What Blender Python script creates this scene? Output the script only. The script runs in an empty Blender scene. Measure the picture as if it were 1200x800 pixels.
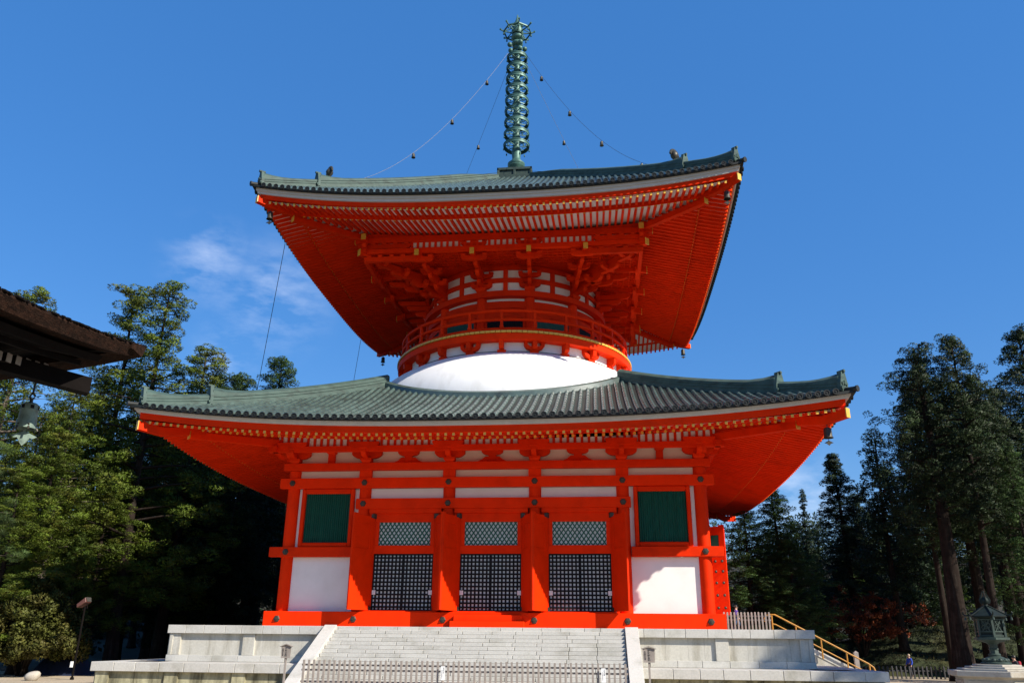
import bpy, math, random
import numpy as np
from mathutils import Vector, Matrix

# ------------------------------------------------------------------ camera, sky, sun, exposure
scene = bpy.context.scene
COL = scene.collection
cam_d = bpy.data.cameras.new("camera")
cam = bpy.data.objects.new("camera", cam_d)
COL.objects.link(cam)
scene.camera = cam
_R = Vector((0.99450, 0.10410, 0.00940)); _F = Vector((-0.1009, 0.9329, 0.3456)).normalized()
_R = (_R - _F * _R.dot(_F)).normalized(); _U = _R.cross(_F)
_m = Matrix((_R, _U, -_F)).transposed().to_4x4()
_m.translation = Vector((6.0746, -58.0864, -0.5464))
cam.matrix_world = _m
cam_d.sensor_width = 36.0
cam_d.lens = 950.19 / 1200 * 36.0
cam_d.clip_start = 0.1
cam_d.clip_end = 3000.0

SUN = Vector((1.27, -0.735, 1.0)).normalized()
SUN_EL = math.asin(SUN.z)
SUN_AZ = math.atan2(SUN.x, SUN.y)
SUN_STRENGTH = 5.0
SKY_STRENGTH = 0.12
scene.view_settings.view_transform = 'Standard'
scene.view_settings.look = 'None'
scene.view_settings.exposure = 0.60
scene.view_settings.gamma = 1.0
scene.view_settings.use_curve_mapping = False

sun_d = bpy.data.lights.new("sun", 'SUN')
sun_d.energy = SUN_STRENGTH
sun_d.angle = math.radians(0.5)
sun_d.color = (1.0, 0.925, 0.81)
sun = bpy.data.objects.new("sun", sun_d)
COL.objects.link(sun)
sun.location = SUN * 120
sun.rotation_euler = (-SUN).to_track_quat('-Z', 'Y').to_euler()

world = bpy.data.worlds.new("World")
scene.world = world
world.use_nodes = True
wt = world.node_tree
wt.nodes.clear()
w_out = wt.nodes.new('ShaderNodeOutputWorld')
w_bg = wt.nodes.new('ShaderNodeBackground')
w_sky = wt.nodes.new('ShaderNodeTexSky')
w_sky.sky_type = 'NISHITA'
w_sky.sun_disc = False
w_sky.sun_elevation = SUN_EL
w_sky.sun_rotation = SUN_AZ
w_sky.altitude = 900
w_sky.air_density = 1.25
w_sky.dust_density = 0.15
w_sky.ozone_density = 2.2
w_hsv = wt.nodes.new('ShaderNodeHueSaturation')
w_hsv.inputs['Saturation'].default_value = 1.35
w_hsv.inputs['Value'].default_value = 1.17
w_hsv.inputs['Hue'].default_value = 0.507
w_bg.inputs['Strength'].default_value = SKY_STRENGTH
w_tc = wt.nodes.new('ShaderNodeTexCoord')
w_map = wt.nodes.new('ShaderNodeMapping')
w_map.inputs['Scale'].default_value = (6.0, 6.0, 15.0)
w_map.inputs['Rotation'].default_value = (0.0, 0.35, 0.0)
w_n = wt.nodes.new('ShaderNodeTexNoise')
w_n.inputs['Scale'].default_value = 2.3
w_n.inputs['Detail'].default_value = 7.0
w_n.inputs['Roughness'].default_value = 0.58
w_ramp = wt.nodes.new('ShaderNodeMapRange')
w_ramp.inputs['From Min'].default_value = 0.40
w_ramp.inputs['From Max'].default_value = 0.75
L = wt.links.new
L(w_tc.outputs['Generated'], w_map.inputs['Vector'])
L(w_map.outputs['Vector'], w_n.inputs['Vector'])
L(w_n.outputs['Fac'], w_ramp.inputs['Value'])
def _ray(px, py):
    return (_F + _R * ((px - 600) / 950.19) - _U * ((py - 400) / 950.19)).normalized()
# a few small fair-weather clouds, each a soft patch round its own direction in the sky
_last = None
for (px, py, inner, outer, gain) in ((245, 308, 0.0, 0.070, .34), (320, 348, 0.0, 0.095, .32), (265, 415, 0.0, 0.055, .26),
                                     (935, 580, 0.0, 0.075, .40)):
    d = _ray(px, py)
    vd = wt.nodes.new('ShaderNodeVectorMath'); vd.operation = 'DISTANCE'
    vd.inputs[1].default_value = d
    L(w_tc.outputs['Generated'], vd.inputs[0])
    mr = wt.nodes.new('ShaderNodeMapRange')
    mr.interpolation_type = 'SMOOTHSTEP'
    mr.inputs['From Min'].default_value = outer
    mr.inputs['From Max'].default_value = inner
    mr.inputs['To Max'].default_value = gain
    L(vd.outputs['Value'], mr.inputs['Value'])
    if _last is None:
        _last = mr.outputs['Result']
    else:
        mx = wt.nodes.new('ShaderNodeMath'); mx.operation = 'MAXIMUM'
        L(_last, mx.inputs[0]); L(mr.outputs['Result'], mx.inputs[1])
        _last = mx.outputs['Value']
w_mul = wt.nodes.new('ShaderNodeMath'); w_mul.operation = 'MULTIPLY'
L(w_ramp.outputs['Result'], w_mul.inputs[0]); L(_last, w_mul.inputs[1])
w_mix = wt.nodes.new('ShaderNodeMix'); w_mix.data_type = 'RGBA'
w_mix.inputs['B'].default_value = (7.0, 7.4, 8.2, 1)
L(w_sky.outputs['Color'], w_hsv.inputs['Color'])
w_even = wt.nodes.new('ShaderNodeMix'); w_even.data_type = 'RGBA'      # a clean high mountain sky: a more even blue
w_even.inputs['Factor'].default_value = 0.62
w_even.inputs['B'].default_value = (0.335, 1.26, 3.42, 1)
L(w_hsv.outputs['Color'], w_even.inputs['A'])
L(w_even.outputs['Result'], w_mix.inputs['A'])
L(w_mul.outputs['Value'], w_mix.inputs['Factor'])
L(w_mix.outputs['Result'], w_bg.inputs['Color'])
L(w_bg.outputs['Background'], w_out.inputs['Surface'])

# ------------------------------------------------------------------ helpers
PI = math.pi
rnd = random.Random(7)

class MB:
    """collects faces of one mesh; T maps local points to scene points"""
    def __init__(self, T=None):
        self.v = []; self.f = []; self.m = []; self.t = []; self.T = T; self.mat = 0; self.tint = 0.0
    def add(self, vs, fs, mat=None, tint=None):
        n = len(self.v)
        self.v += [self.T(p) for p in vs] if self.T else [tuple(p) for p in vs]
        self.f += [tuple(i + n for i in f) for f in fs]
        self.m += [self.mat if mat is None else mat] * len(fs)
        self.t += [self.tint if tint is None else tint] * len(fs)
    def hexa(self, p, mat=None, tint=None):
        self.add(p, [(0, 3, 2, 1), (4, 5, 6, 7), (0, 1, 5, 4), (1, 2, 6, 5), (2, 3, 7, 6), (3, 0, 4, 7)], mat, tint)
    def box(self, lo, hi, mat=None, tint=None):
        (a, b, c), (d, e, f) = lo, hi
        self.hexa([(a, b, c), (d, b, c), (d, e, c), (a, e, c), (a, b, f), (d, b, f), (d, e, f), (a, e, f)], mat, tint)
    def taper(self, c, z0, z1, w0, d0, w1, d1, mat=None):
        x, y = c
        self.hexa([(x - w0, y - d0, z0), (x + w0, y - d0, z0), (x + w0, y + d0, z0), (x - w0, y + d0, z0),
                   (x - w1, y - d1, z1), (x + w1, y - d1, z1), (x + w1, y + d1, z1), (x - w1, y + d1, z1)], mat)
    def beam(self, p0, p1, w, h, up=(0, 0, 1), mat=None, tint=None):
        """bar of width w and height h between two points (centred)"""
        p0 = Vector(p0); p1 = Vector(p1); d = (p1 - p0).normalized(); up = Vector(up)
        s = d.cross(up).normalized() * (w / 2); t = s.cross(d).normalized() * (h / 2)
        P = [p0 - s - t, p0 + s - t, p0 + s + t, p0 - s + t]; Q = [q + (p1 - p0) for q in P]
        self.add([tuple(x) for x in P + Q], [(0, 1, 2, 3), (7, 6, 5, 4), (0, 4, 5, 1), (1, 5, 6, 2), (2, 6, 7, 3), (3, 7, 4, 0)], mat, tint)
    def prism_vz(self, poly, u0, u1, mat=None):
        n = len(poly)
        self.add([(u0, a, b) for a, b in poly] + [(u1, a, b) for a, b in poly],
                 [tuple(range(n - 1, -1, -1)), tuple(range(n, 2 * n))] + [(i, (i + 1) % n, n + (i + 1) % n, n + i) for i in range(n)], mat)
    def prism_uz(self, poly, v0, v1, mat=None):
        n = len(poly)
        self.add([(a, v0, b) for a, b in poly] + [(a, v1, b) for a, b in poly],
                 [tuple(range(n - 1, -1, -1)), tuple(range(n, 2 * n))] + [(i, (i + 1) % n, n + (i + 1) % n, n + i) for i in range(n)], mat)
    def tube(self, pts, r, n=6, mat=None, caps=True, tint=None):
        pts = [Vector(p) for p in pts]
        rs = r if isinstance(r, (list, tuple)) else [r] * len(pts)
        vs = []
        ref = Vector((0.31, 0.17, 0.93))
        for i, p in enumerate(pts):
            d = (pts[min(i + 1, len(pts) - 1)] - pts[max(i - 1, 0)]).normalized()
            if abs(d.dot(ref)) > 0.97: ref = Vector((0.9, 0.2, 0.1))
            a = d.cross(ref).normalized(); b = d.cross(a)
            for k in range(n):
                q = p + (a * math.cos(2 * PI * k / n) + b * math.sin(2 * PI * k / n)) * rs[i]
                vs.append(tuple(q))
        fs = []
        for i in range(len(pts) - 1):
            for k in range(n):
                fs.append((i * n + k, i * n + (k + 1) % n, (i + 1) * n + (k + 1) % n, (i + 1) * n + k))
        if caps:
            fs.append(tuple(range(n - 1, -1, -1))); fs.append(tuple((len(pts) - 1) * n + k for k in range(n)))
        self.add(vs, fs, mat, tint)
    def lathe(self, prof, n=24, c=(0, 0, 0), mat=None, a0=0.0, a1=2 * PI):
        """prof: (radius, z) pairs turned about a vertical axis through c"""
        full = abs(a1 - a0 - 2 * PI) < 1e-6
        m = n if full else n + 1
        vs = []
        for r, z in prof:
            for k in range(m):
                t = a0 + (a1 - a0) * k / n
                vs.append((c[0] + r * math.cos(t), c[1] + r * math.sin(t), c[2] + z))
        fs = []
        for i in range(len(prof) - 1):
            for k in range(n):
                k2 = (k + 1) % m
                fs.append((i * m + k, i * m + k2, (i + 1) * m + k2, (i + 1) * m + k))
        self.add(vs, fs, mat)
    def ringbox(self, r0, r1, z0, z1, n=96, mat=None):
        self.lathe([(r0, z0), (r1, z0), (r1, z1), (r0, z1), (r0, z0)], n, mat=mat)
    def strip(self, A, B, mat=None):
        n = len(A)
        self.add(list(A) + list(B), [(i, i + 1, n + i + 1, n + i) for i in range(n - 1)], mat)
    def loft(self, secs, close=True, caps=True, mat=None):
        n = len(secs[0]); vs = [p for s in secs for p in s]; fs = []
        for i in range(len(secs) - 1):
            for k in range(n if close else n - 1):
                fs.append((i * n + k, i * n + (k + 1) % n, (i + 1) * n + (k + 1) % n, (i + 1) * n + k))
        if caps:
            fs.append(tuple(range(n - 1, -1, -1))); fs.append(tuple((len(secs) - 1) * n + k for k in range(n)))
        self.add(vs, fs, mat)
    def sphere(self, c, r, n=10, sz=1.0, mat=None):
        k = max(4, n // 2 + 1)
        self.lathe([(max(1e-4, r * math.sin(PI * i / k)), -r * sz * math.cos(PI * i / k)) for i in range(k + 1)], n, c, mat)
    def build(self, name, mats, parent=None, smooth=False, bevel=0.0):
        me = bpy.data.meshes.new(name)
        o = bpy.data.objects.new(name, me)
        COL.objects.link(o)
        off = Vector((0, 0, 0))
        if parent:
            o.parent = parent
            r = parent
            while r.parent: r = r.parent
            off = r.location
        me.from_pydata([(x - off.x, y - off.y, z - off.z) for x, y, z in self.v], [], self.f)
        for m in (mats if isinstance(mats, (list, tuple)) else [mats]): me.materials.append(m)
        me.polygons.foreach_set('material_index', self.m)
        if any(self.t):
            at = me.attributes.new('tint', 'FLOAT', 'FACE'); at.data.foreach_set('value', self.t)
        if smooth:
            me.shade_smooth()
            me.set_sharp_from_angle(angle=math.radians(smooth if smooth > 1 else 40))
        me.update()
        if bevel:
            b = o.modifiers.new('bevel', 'BEVEL'); b.width = bevel; b.segments = 1; b.limit_method = 'ANGLE'
        return o

def tag(o, label=None, cat=None, group=None, kind=None):
    if label: o['label'] = label
    if cat: o['category'] = cat
    if group: o['group'] = group
    if kind: o['kind'] = kind
    return o
def empty(name, loc, label=None, cat=None, group=None):
    o = bpy.data.objects.new(name, None); COL.objects.link(o); o.location = loc
    o.empty_display_size = 0.3
    return tag(o, label, cat, group)
def copy_tree(o, parent=None):
    c = o.copy(); COL.objects.link(c)
    if parent: c.parent = parent
    for ch in list(o.children): copy_tree(ch, c)
    return c

# ------------------------------------------------------------------ materials
def material(name, col, rough=0.6, metal=0.0, var=0.12, scale=3.0, bump=0.0, bscale=30.0, col2=None, c2scale=0.6, c2lo=0.5, c2hi=0.7,
             streak=None, spec=0.5, trans=0.0, rand=0.0):
    m = bpy.data.materials.new(name); m.use_nodes = True
    nt = m.node_tree; N = nt.nodes.new; K = nt.links.new
    b = nt.nodes['Principled BSDF']
    b.inputs['Roughness'].default_value = rough; b.inputs['Metallic'].default_value = metal
    b.inputs['Specular IOR Level'].default_value = spec
    tc = N('ShaderNodeTexCoord')
    n1 = N('ShaderNodeTexNoise'); n1.inputs['Scale'].default_value = scale; n1.inputs['Detail'].default_value = 5
    K(tc.outputs['Object'], n1.inputs['Vector'])
    mr = N('ShaderNodeMapRange'); mr.inputs['From Min'].default_value = 0.25; mr.inputs['From Max'].default_value = 0.75
    mr.inputs['To Min'].default_value = 1 - var; mr.inputs['To Max'].default_value = 1 + var
    K(n1.outputs['Fac'], mr.inputs['Value'])
    at = N('ShaderNodeAttribute'); at.attribute_name = 'tint'
    ad = N('ShaderNodeMath'); ad.operation = 'ADD'
    K(mr.outputs['Result'], ad.inputs[0]); K(at.outputs['Fac'], ad.inputs[1])
    if rand:
        oi = N('ShaderNodeObjectInfo'); rr = N('ShaderNodeMapRange')
        rr.inputs['To Min'].default_value = -rand; rr.inputs['To Max'].default_value = rand * .6
        K(oi.outputs['Random'], rr.inputs['Value'])
        a2 = N('ShaderNodeMath'); a2.operation = 'ADD'; K(ad.outputs['Value'], a2.inputs[0]); K(rr.outputs['Result'], a2.inputs[1]); ad = a2
    base = None
    if col2 is not None:
        n2 = N('ShaderNodeTexNoise'); n2.inputs['Scale'].default_value = c2scale; n2.inputs['Detail'].default_value = 6
        n2.inputs['Roughness'].default_value = 0.65
        if streak:
            mp = N('ShaderNodeMapping'); mp.inputs['Scale'].default_value = streak
            K(tc.outputs['Object'], mp.inputs['Vector']); K(mp.outputs['Vector'], n2.inputs['Vector'])
        else:
            K(tc.outputs['Object'], n2.inputs['Vector'])
        m2 = N('ShaderNodeMapRange'); m2.inputs['From Min'].default_value = c2lo; m2.inputs['From Max'].default_value = c2hi
        K(n2.outputs['Fac'], m2.inputs['Value'])
        mx = N('ShaderNodeMix'); mx.data_type = 'RGBA'
        mx.inputs['A'].default_value = (*col, 1); mx.inputs['B'].default_value = (*col2, 1)
        K(m2.outputs['Result'], mx.inputs['Factor'])
        base = mx.outputs['Result']
    vm = N('ShaderNodeVectorMath'); vm.operation = 'SCALE'
    if base is not None: K(base, vm.inputs[0])
    else: vm.inputs[0].default_value = col
    K(ad.outputs['Value'], vm.inputs['Scale'])
    K(vm.outputs['Vector'], b.inputs['Base Color'])
    if bump:
        n3 = N('ShaderNodeTexNoise'); n3.inputs['Scale'].default_value = bscale; n3.inputs['Detail'].default_value = 6
        K(tc.outputs['Object'], n3.inputs['Vector'])
        bp = N('ShaderNodeBump'); bp.inputs['Strength'].default_value = bump; bp.inputs['Distance'].default_value = 0.02
        K(n3.outputs['Fac'], bp.inputs['Height']); K(bp.outputs['Normal'], b.inputs['Normal'])
    if trans:
        out = nt.nodes['Material Output']
        tr = N('ShaderNodeBsdfTranslucent'); ms = N('ShaderNodeMixShader'); ms.inputs[0].default_value = trans
        K(vm.outputs['Vector'], tr.inputs['Color'])
        K(b.outputs['BSDF'], ms.inputs[1]); K(tr.outputs['BSDF'], ms.inputs[2]); K(ms.outputs['Shader'], out.inputs['Surface'])
    return m

M = {}
M['red'] = material('vermilion_paint', (0.78, 0.029, 0.0006), 0.6, var=0.08, scale=1.3, bump=0.12, bscale=14, col2=(0.55, 0.020, 0.001), c2scale=0.8, c2lo=.50, c2hi=.85, spec=.07, rand=.15)
M['plaster'] = material('white_plaster', (0.80, 0.78, 0.74), 0.9, var=0.03, scale=1.2, bump=0.1, bscale=25, col2=(0.72, 0.70, 0.65), c2scale=.5, c2lo=.5, c2hi=.8, spec=.2)
M['plaster_bounce'] = material('bounce_tinted_plaster', (0.76, 0.66, 0.54), 0.9, var=0.03, scale=1.2, bump=0.1, bscale=25, spec=.2)  # plaster tinted cream to stand in for red bounce light under the eaves
M['dome'] = material('dome_plaster', (0.78, 0.775, 0.76), 0.9, var=0.05, scale=.8, bump=0.2, bscale=9, col2=(0.58, 0.565, 0.52), c2scale=.9, c2lo=.5, c2hi=.88, streak=(1, 1, .3), spec=.2)
M['gold'] = material('gilt_paint', (0.72, 0.40, 0.045), 0.45, var=0.1, scale=5)
M['board'] = material('eave_board', (0.52, 0.48, 0.43), 0.8, var=0.08, scale=2)
M['green'] = material('green_slats', (0.003, 0.095, 0.062), 0.6, var=0.12, scale=3)
M['black'] = material('black_lacquer', (0.006, 0.005, 0.005), 0.6, var=0.1, spec=.2)
M['paper'] = material('white_paper', (0.76, 0.75, 0.72), 0.9, var=0.03)
M['iron'] = material('dark_fitting', (0.07, 0.065, 0.05), 0.5, metal=.6, var=0.2, scale=9)
M['tile'] = material('copper_tiles', (0.074, 0.112, 0.098), 0.34, var=0.22, scale=1.1, bump=0.12, bscale=8, col2=(0.036, 0.046, 0.039), c2scale=1.2, c2lo=.44, c2hi=.72, spec=.6)
M['pan'] = material('copper_pan', (0.026, 0.036, 0.032), 0.55, var=0.2, scale=1.5, col2=(0.016, 0.018, 0.016), c2scale=1.0, spec=.3)
M['disc'] = material('dark_tile_end', (0.012, 0.014, 0.013), 0.6, var=0.25, scale=4, spec=.35)
M['ridge'] = material('ridge_copper', (0.060, 0.098, 0.082), 0.6, var=0.22, scale=1.6, bump=.1, bscale=6, col2=(0.030, 0.040, 0.034), c2scale=1.4, c2lo=.48, c2hi=.75, streak=(1, 1, 3), spec=.22)
M['bronze'] = material('green_bronze', (0.014, 0.024, 0.021), 0.65, metal=.1, var=0.25, scale=2.5, bump=.15, bscale=12, col2=(0.006, 0.009, 0.008), c2scale=1.8, c2lo=.45, c2hi=.70, spec=.2)
M['bronze_pale'] = material('pale_bronze', (0.042, 0.066, 0.054), 0.6, metal=.1, var=0.22, scale=4, bump=.15, bscale=15, col2=(0.030, 0.042, 0.036), c2scale=3, c2lo=.42, c2hi=.70, spec=.3)
M['bell_bronze'] = material('bell_bronze', (0.20, 0.27, 0.225), 0.6, metal=.1, var=0.2, scale=9, col2=(0.10, 0.14, 0.12), c2scale=6, c2lo=.45, c2hi=.70, spec=.3)
M['spire'] = material('spire_bronze', (0.075, 0.165, 0.135), 0.5, metal=.2, var=0.22, scale=2, col2=(0.03, 0.065, 0.055), c2scale=1.5, c2lo=.48, c2hi=.75, spec=.4)
M['stone'] = material('granite', (0.50, 0.485, 0.44), 0.85, var=0.10, scale=14, bump=.3, bscale=40, col2=(0.31, 0.295, 0.24), c2scale=.8, c2lo=.50, c2hi=.82, spec=.3)
M['stone_wall'] = material('granite_streaked', (0.49, 0.47, 0.41), 0.85, var=0.10, scale=12, bump=.3, bscale=40, col2=(0.25, 0.225, 0.165), c2scale=1.1, c2lo=.46, c2hi=.78, streak=(1.6, 1.6, .22), spec=.3)
M['stone_old'] = material('mossy_granite', (0.40, 0.375, 0.24), 0.9, var=0.16, scale=6, bump=.4, bscale=30, col2=(0.09, 0.082, 0.05), c2scale=1.2, c2lo=.40, c2hi=.66, streak=(1.5, 1.5, .3), spec=.2)
M['stone_warm'] = material('lantern_stone', (0.42, 0.385, 0.32), 0.9, var=0.12, scale=6, bump=.3, bscale=30, col2=(0.22, 0.18, 0.13), c2scale=1.0, c2lo=.5, c2hi=.75, spec=.2)
M['wood'] = material('weathered_wood', (0.28, 0.245, 0.215), 0.85, var=0.25, scale=4, bump=.2, bscale=20, spec=.2)
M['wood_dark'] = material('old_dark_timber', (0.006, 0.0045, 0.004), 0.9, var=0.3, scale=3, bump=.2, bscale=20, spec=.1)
M['wood_grey'] = material('grey_rafter_ends', (0.055, 0.052, 0.046), 0.9, var=0.25, scale=5, spec=.1)
M['bark_roof'] = material('cypress_bark_thatch', (0.016, 0.009, 0.006), 0.95, var=0.55, scale=14, bump=1.0, bscale=40, col2=(0.042, 0.019, 0.011), c2scale=3.0, c2lo=.42, c2hi=.78, streak=(1, 1, 7), spec=.08)
M['yellow'] = material('ochre_handrail', (0.46, 0.21, 0.025), 0.5, var=0.1)
M['sand'] = material('pale_gravel', (0.46, 0.38, 0.27), 0.95, var=0.10, scale=0.5, bump=.5, bscale=60, col2=(0.36, 0.29, 0.20), c2scale=.15, c2lo=.45, c2hi=.7, spec=.15)
M['soil'] = material('forest_floor', (0.035, 0.030, 0.018), 0.95, var=0.3, scale=1, bump=.6, bscale=12, col2=(0.025, 0.04, 0.012), c2scale=.4)
M['grass'] = material('mown_grass', (0.026, 0.036, 0.008), 0.9, var=0.3, scale=2, bump=.6, bscale=25, col2=(0.06, 0.055, 0.012), c2scale=.35)
M['trunk'] = material('cedar_bark', (0.021, 0.015, 0.012), 0.95, var=0.35, scale=3, bump=1.0, bscale=9, col2=(0.050, 0.041, 0.034), c2scale=1.4, c2lo=.50, c2hi=.74, streak=(4, 4, .3), spec=.08)
M['trunk_pale'] = material('pale_bark', (0.15, 0.125, 0.10), 0.95, var=0.3, scale=3, bump=.8, bscale=9, col2=(0.06, 0.048, 0.04), c2scale=1.2, c2lo=.42, c2hi=.65, streak=(3, 3, .4), spec=.1)
def leafmat(n, c, c2, tr=.25): return material(n, c, 0.6, var=0.22, scale=.35, col2=c2, c2scale=.55, c2lo=.48, c2hi=.72, trans=tr, spec=.25)
M['leaf_pine'] = leafmat('clumped_needles', (0.088, 0.132, 0.012), (0.120, 0.114, 0.016), .15)
M['leaf_cedar'] = leafmat('cedar_needles', (0.019, 0.036, 0.010), (0.028, 0.040, 0.010), .1)
M['leaf_mid'] = leafmat('mid_needles', (0.034, 0.070, 0.014), (0.050, 0.074, 0.014), .15)
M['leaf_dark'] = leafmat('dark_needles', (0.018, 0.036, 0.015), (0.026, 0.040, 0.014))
M['leaf_fir'] = leafmat('fir_needles', (0.018, 0.036, 0.018), (0.024, 0.040, 0.016), .12)
M['leaf_soft'] = leafmat('soft_needles', (0.070, 0.115, 0.030), (0.085, 0.12, 0.03))
M['leaf_fresh'] = leafmat('fresh_leaves', (0.070, 0.120, 0.016), (0.09, 0.12, 0.02))
M['leaf_shrub'] = leafmat('shrub_leaves', (0.085, 0.095, 0.018), (0.105, 0.082, 0.022))
M['leaf_maple'] = leafmat('maple_leaves', (0.17, 0.036, 0.012), (0.19, 0.052, 0.013))
M['skin'] = material('skin', (0.50, 0.30, 0.21), 0.6, var=.03)
M['hair'] = material('hair', (0.02, 0.016, 0.013), 0.5)
M['cloth_blue'] = material('blue_cloth', (0.02, 0.06, 0.42), 0.9, var=.1)
M['cloth_dark'] = material('dark_cloth', (0.02, 0.02, 0.028), 0.9, var=.1)
M['cloth_jeans'] = material('jeans', (0.05, 0.10, 0.22), 0.9, var=.1)
M['cloth_purple'] = material('purple_cloth', (0.09, 0.04, 0.24), 0.9, var=.1)
M['cloth_beige'] = material('beige_cloth', (0.45, 0.36, 0.26), 0.9, var=.1)
M['cloth_red'] = material('red_cloth', (0.40, 0.03, 0.05), 0.9, var=.1)
M['tarp'] = material('blue_tarp', (0.008, 0.016, 0.05), 0.7, var=.15)
M['fence_grey'] = material('grey_fence', (0.040, 0.040, 0.042), 0.9, var=.2)
M['white'] = material('white_paint', (0.78, 0.78, 0.76), 0.6, var=.03)
M['ink'] = material('ink', (0.02, 0.02, 0.02), 0.8, var=.1)
M['brownmetal'] = material('brown_metal', (0.11, 0.042, 0.032), 0.5, var=.15)
M['wire'] = material('wire', (0.06, 0.06, 0.065), 0.5, metal=.5)
M['chainmat'] = material('pale_chain', (0.20, 0.20, 0.205), 0.7)
# ------------------------------------------------------------------ ground and terrain
GZ = -2.75
g = MB(); g.add([(-1500, -1500, GZ), (1500, -1500, GZ), (1500, 1500, GZ), (-1500, 1500, GZ)], [(0, 1, 2, 3)])
tag(g.build('ground', M['soil']), kind='structure')
g = MB(); g.add([(-46, -90, GZ + .004), (44, -90, GZ + .004), (44, 9.5, GZ + .004), (-30, 9.5, GZ + .004), (-30, -4, GZ + .004), (-46, -4, GZ + .004)], [(0, 1, 2, 3, 4, 5)])
tag(g.build('gravel_court', M['sand']), kind='structure')

def height_sheet(name, mat, x0, x1, y0, y1, nx, ny, fn):
    mb = MB(); vs = []
    for j in range(ny + 1):
        for i in range(nx + 1):
            x = x0 + (x1 - x0) * i / nx; y = y0 + (y1 - y0) * j / ny
            vs.append((x, y, fn(x, y)))
    mb.add(vs, [(j * (nx + 1) + i, j * (nx + 1) + i + 1, (j + 1) * (nx + 1) + i + 1, (j + 1) * (nx + 1) + i) for j in range(ny) for i in range(nx)])
    return mb.build(name, mat, smooth=80)
def sst(a, b, x):
    t = max(0.0, min(1.0, (x - a) / (b - a))); return t * t * (3 - 2 * t)
def hill_z(x, y):
    edge = 17 + 3 * math.sin(x * .05) + (10 if -22 < x < 24 else 0) - 12 * sst(-26, -40, x)
    return GZ - .05 + .06 * sst(edge - 1, edge, y) + 17.0 * sst(edge + 6, edge + 90, y) + .35 * math.sin(x * .31 + y * .17) * sst(edge + 3, edge + 15, y)
tag(height_sheet('hill', M['soil'], -260, 260, 2, 260, 130, 90, hill_z), kind='structure')
def mound_z(x, y):
    d = ((x - 36) / 15) ** 2 + ((y - 17) / 10) ** 2
    return GZ - .06 + 3.6 * max(0, 1 - d) ** .8 + .12 * math.sin(x * 1.3) * math.sin(y * 1.1) * (1 if d < 1 else 0)
tag(height_sheet('grass_mound', M['grass'], 20, 52, 6.5, 28, 64, 44, mound_z), kind='structure')

# ------------------------------------------------------------------ stone platform, terrace, stairs
def SP(k, u, v, z):
    if k == 0: return (u, -v, z)
    if k == 1: return (v, u, z)
    if k == 2: return (-u, v, z)
    return (-v, -u, z)
def side(k, du=0.0): return lambda p: SP(k, p[0] + du, p[1], p[2])

def block_row(mb, u0, u1, v0, v1, z0, z1, ln, gap=.018, jit=.12):
    n = max(1, round((u1 - u0) / ln)); e = [u0 + (u1 - u0) * i / n for i in range(n + 1)]
    for i in range(1, n): e[i] += rnd.uniform(-jit, jit) * ln
    for i in range(n):
        mb.box((e[i] + gap / 2, v0, z0), (e[i + 1] - gap / 2, v1, z1), tint=rnd.uniform(-.06, .05))

P = 16.07; LT = 18.45
ZT = 0.05; ZL = -1.68
plat = empty('stone_platform', (0, 0, ZL), 'upper pale granite platform with panelled walls directly under the red pagoda', 'platform')
mb = MB(); mb.box((-P + .42, -P + .42, ZL + .02), (P - .42, P - .42, ZT - .006)); mb.build('core', M['stone'], plat)
for k in range(4):
    T = side(k)
    mb = MB(T); block_row(mb, -P, P - .9, P - .9, P, ZT - .40, ZT, 1.0); mb.build('coping', M['stone'], plat, bevel=.012)
    mb = MB(T); block_row(mb, -P + .25, P - .25, P - .55, P - .25, ZL + .30, ZT - .40, .95, gap=.006); mb.build('wall_panel', M['stone_wall'], plat)
    mb = MB(T); block_row(mb, -P + .06, P - .06, P - .5, P - .06, ZL + .004, ZL + .30, 1.3); mb.build('plinth', M['stone'], plat, bevel=.01)
    for s in (-1, 1):
        for u in (15.68, 11.75):
            mb = MB(T); mb.box((s * u - .31, P - .3, ZL + .304), (s * u + .31, P - .13, ZT - .404), tint=rnd.uniform(-.05, .05)); mb.build('pilaster', M['stone_wall'], plat, bevel=.01)
terr = empty('stone_terrace', (0, 0, GZ), 'lower wide stone terrace with mossy stained walls below the upper platform', 'terrace')
mb = MB(); mb.box((-LT + .5, -LT + .5, GZ + .01), (LT - .5, LT - .5, ZL - .012)); mb.build('core', M['stone'], terr)
for k in range(4):
    T = side(k)
    gapk = k in (0, 1)
    for (a, b) in (((-LT, -7.82), (7.82, LT - 1.0)) if gapk else ((-LT, LT - 1.0),)):
        mb = MB(T); block_row(mb, a, b, LT - 1.0, LT, ZL - .42, ZL, 1.25, gap=.02)
        mb.build('coping', M['stone'], terr, bevel=.015)
    for (a, b) in (((-LT + 1.0, -7.82), (7.82, LT - 1.0)) if gapk else ((-LT + 1.0, LT - 1.0),)):
        mb = MB(T); block_row(mb, a, b, P - .45, LT - 1.01, ZL - .3, ZL - .004, 1.6, gap=.015)
        mb.build('paving', M['stone'], terr)
    for (a, b) in (((-LT + .25, -7.82), (7.82, LT - .25)) if gapk else ((-LT + .25, LT - .25),)):
        mb = MB(T); block_row(mb, a, b, LT - .6, LT - .25, GZ + .01, ZL - .42, 1.7, gap=.02)
        mb.build('wall_panel', M['stone_old'], terr)
    for s in (-1, 1):
        for u in (17.88, 14.4, 11.05):
            mb = MB(T); mb.box((s * u - .33, LT - .3, GZ + .012), (s * u + .33, LT - .14, ZL - .424), tint=rnd.uniform(.05, .2)); mb.build('pilaster', M['stone_old'], terr, bevel=.01)

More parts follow.
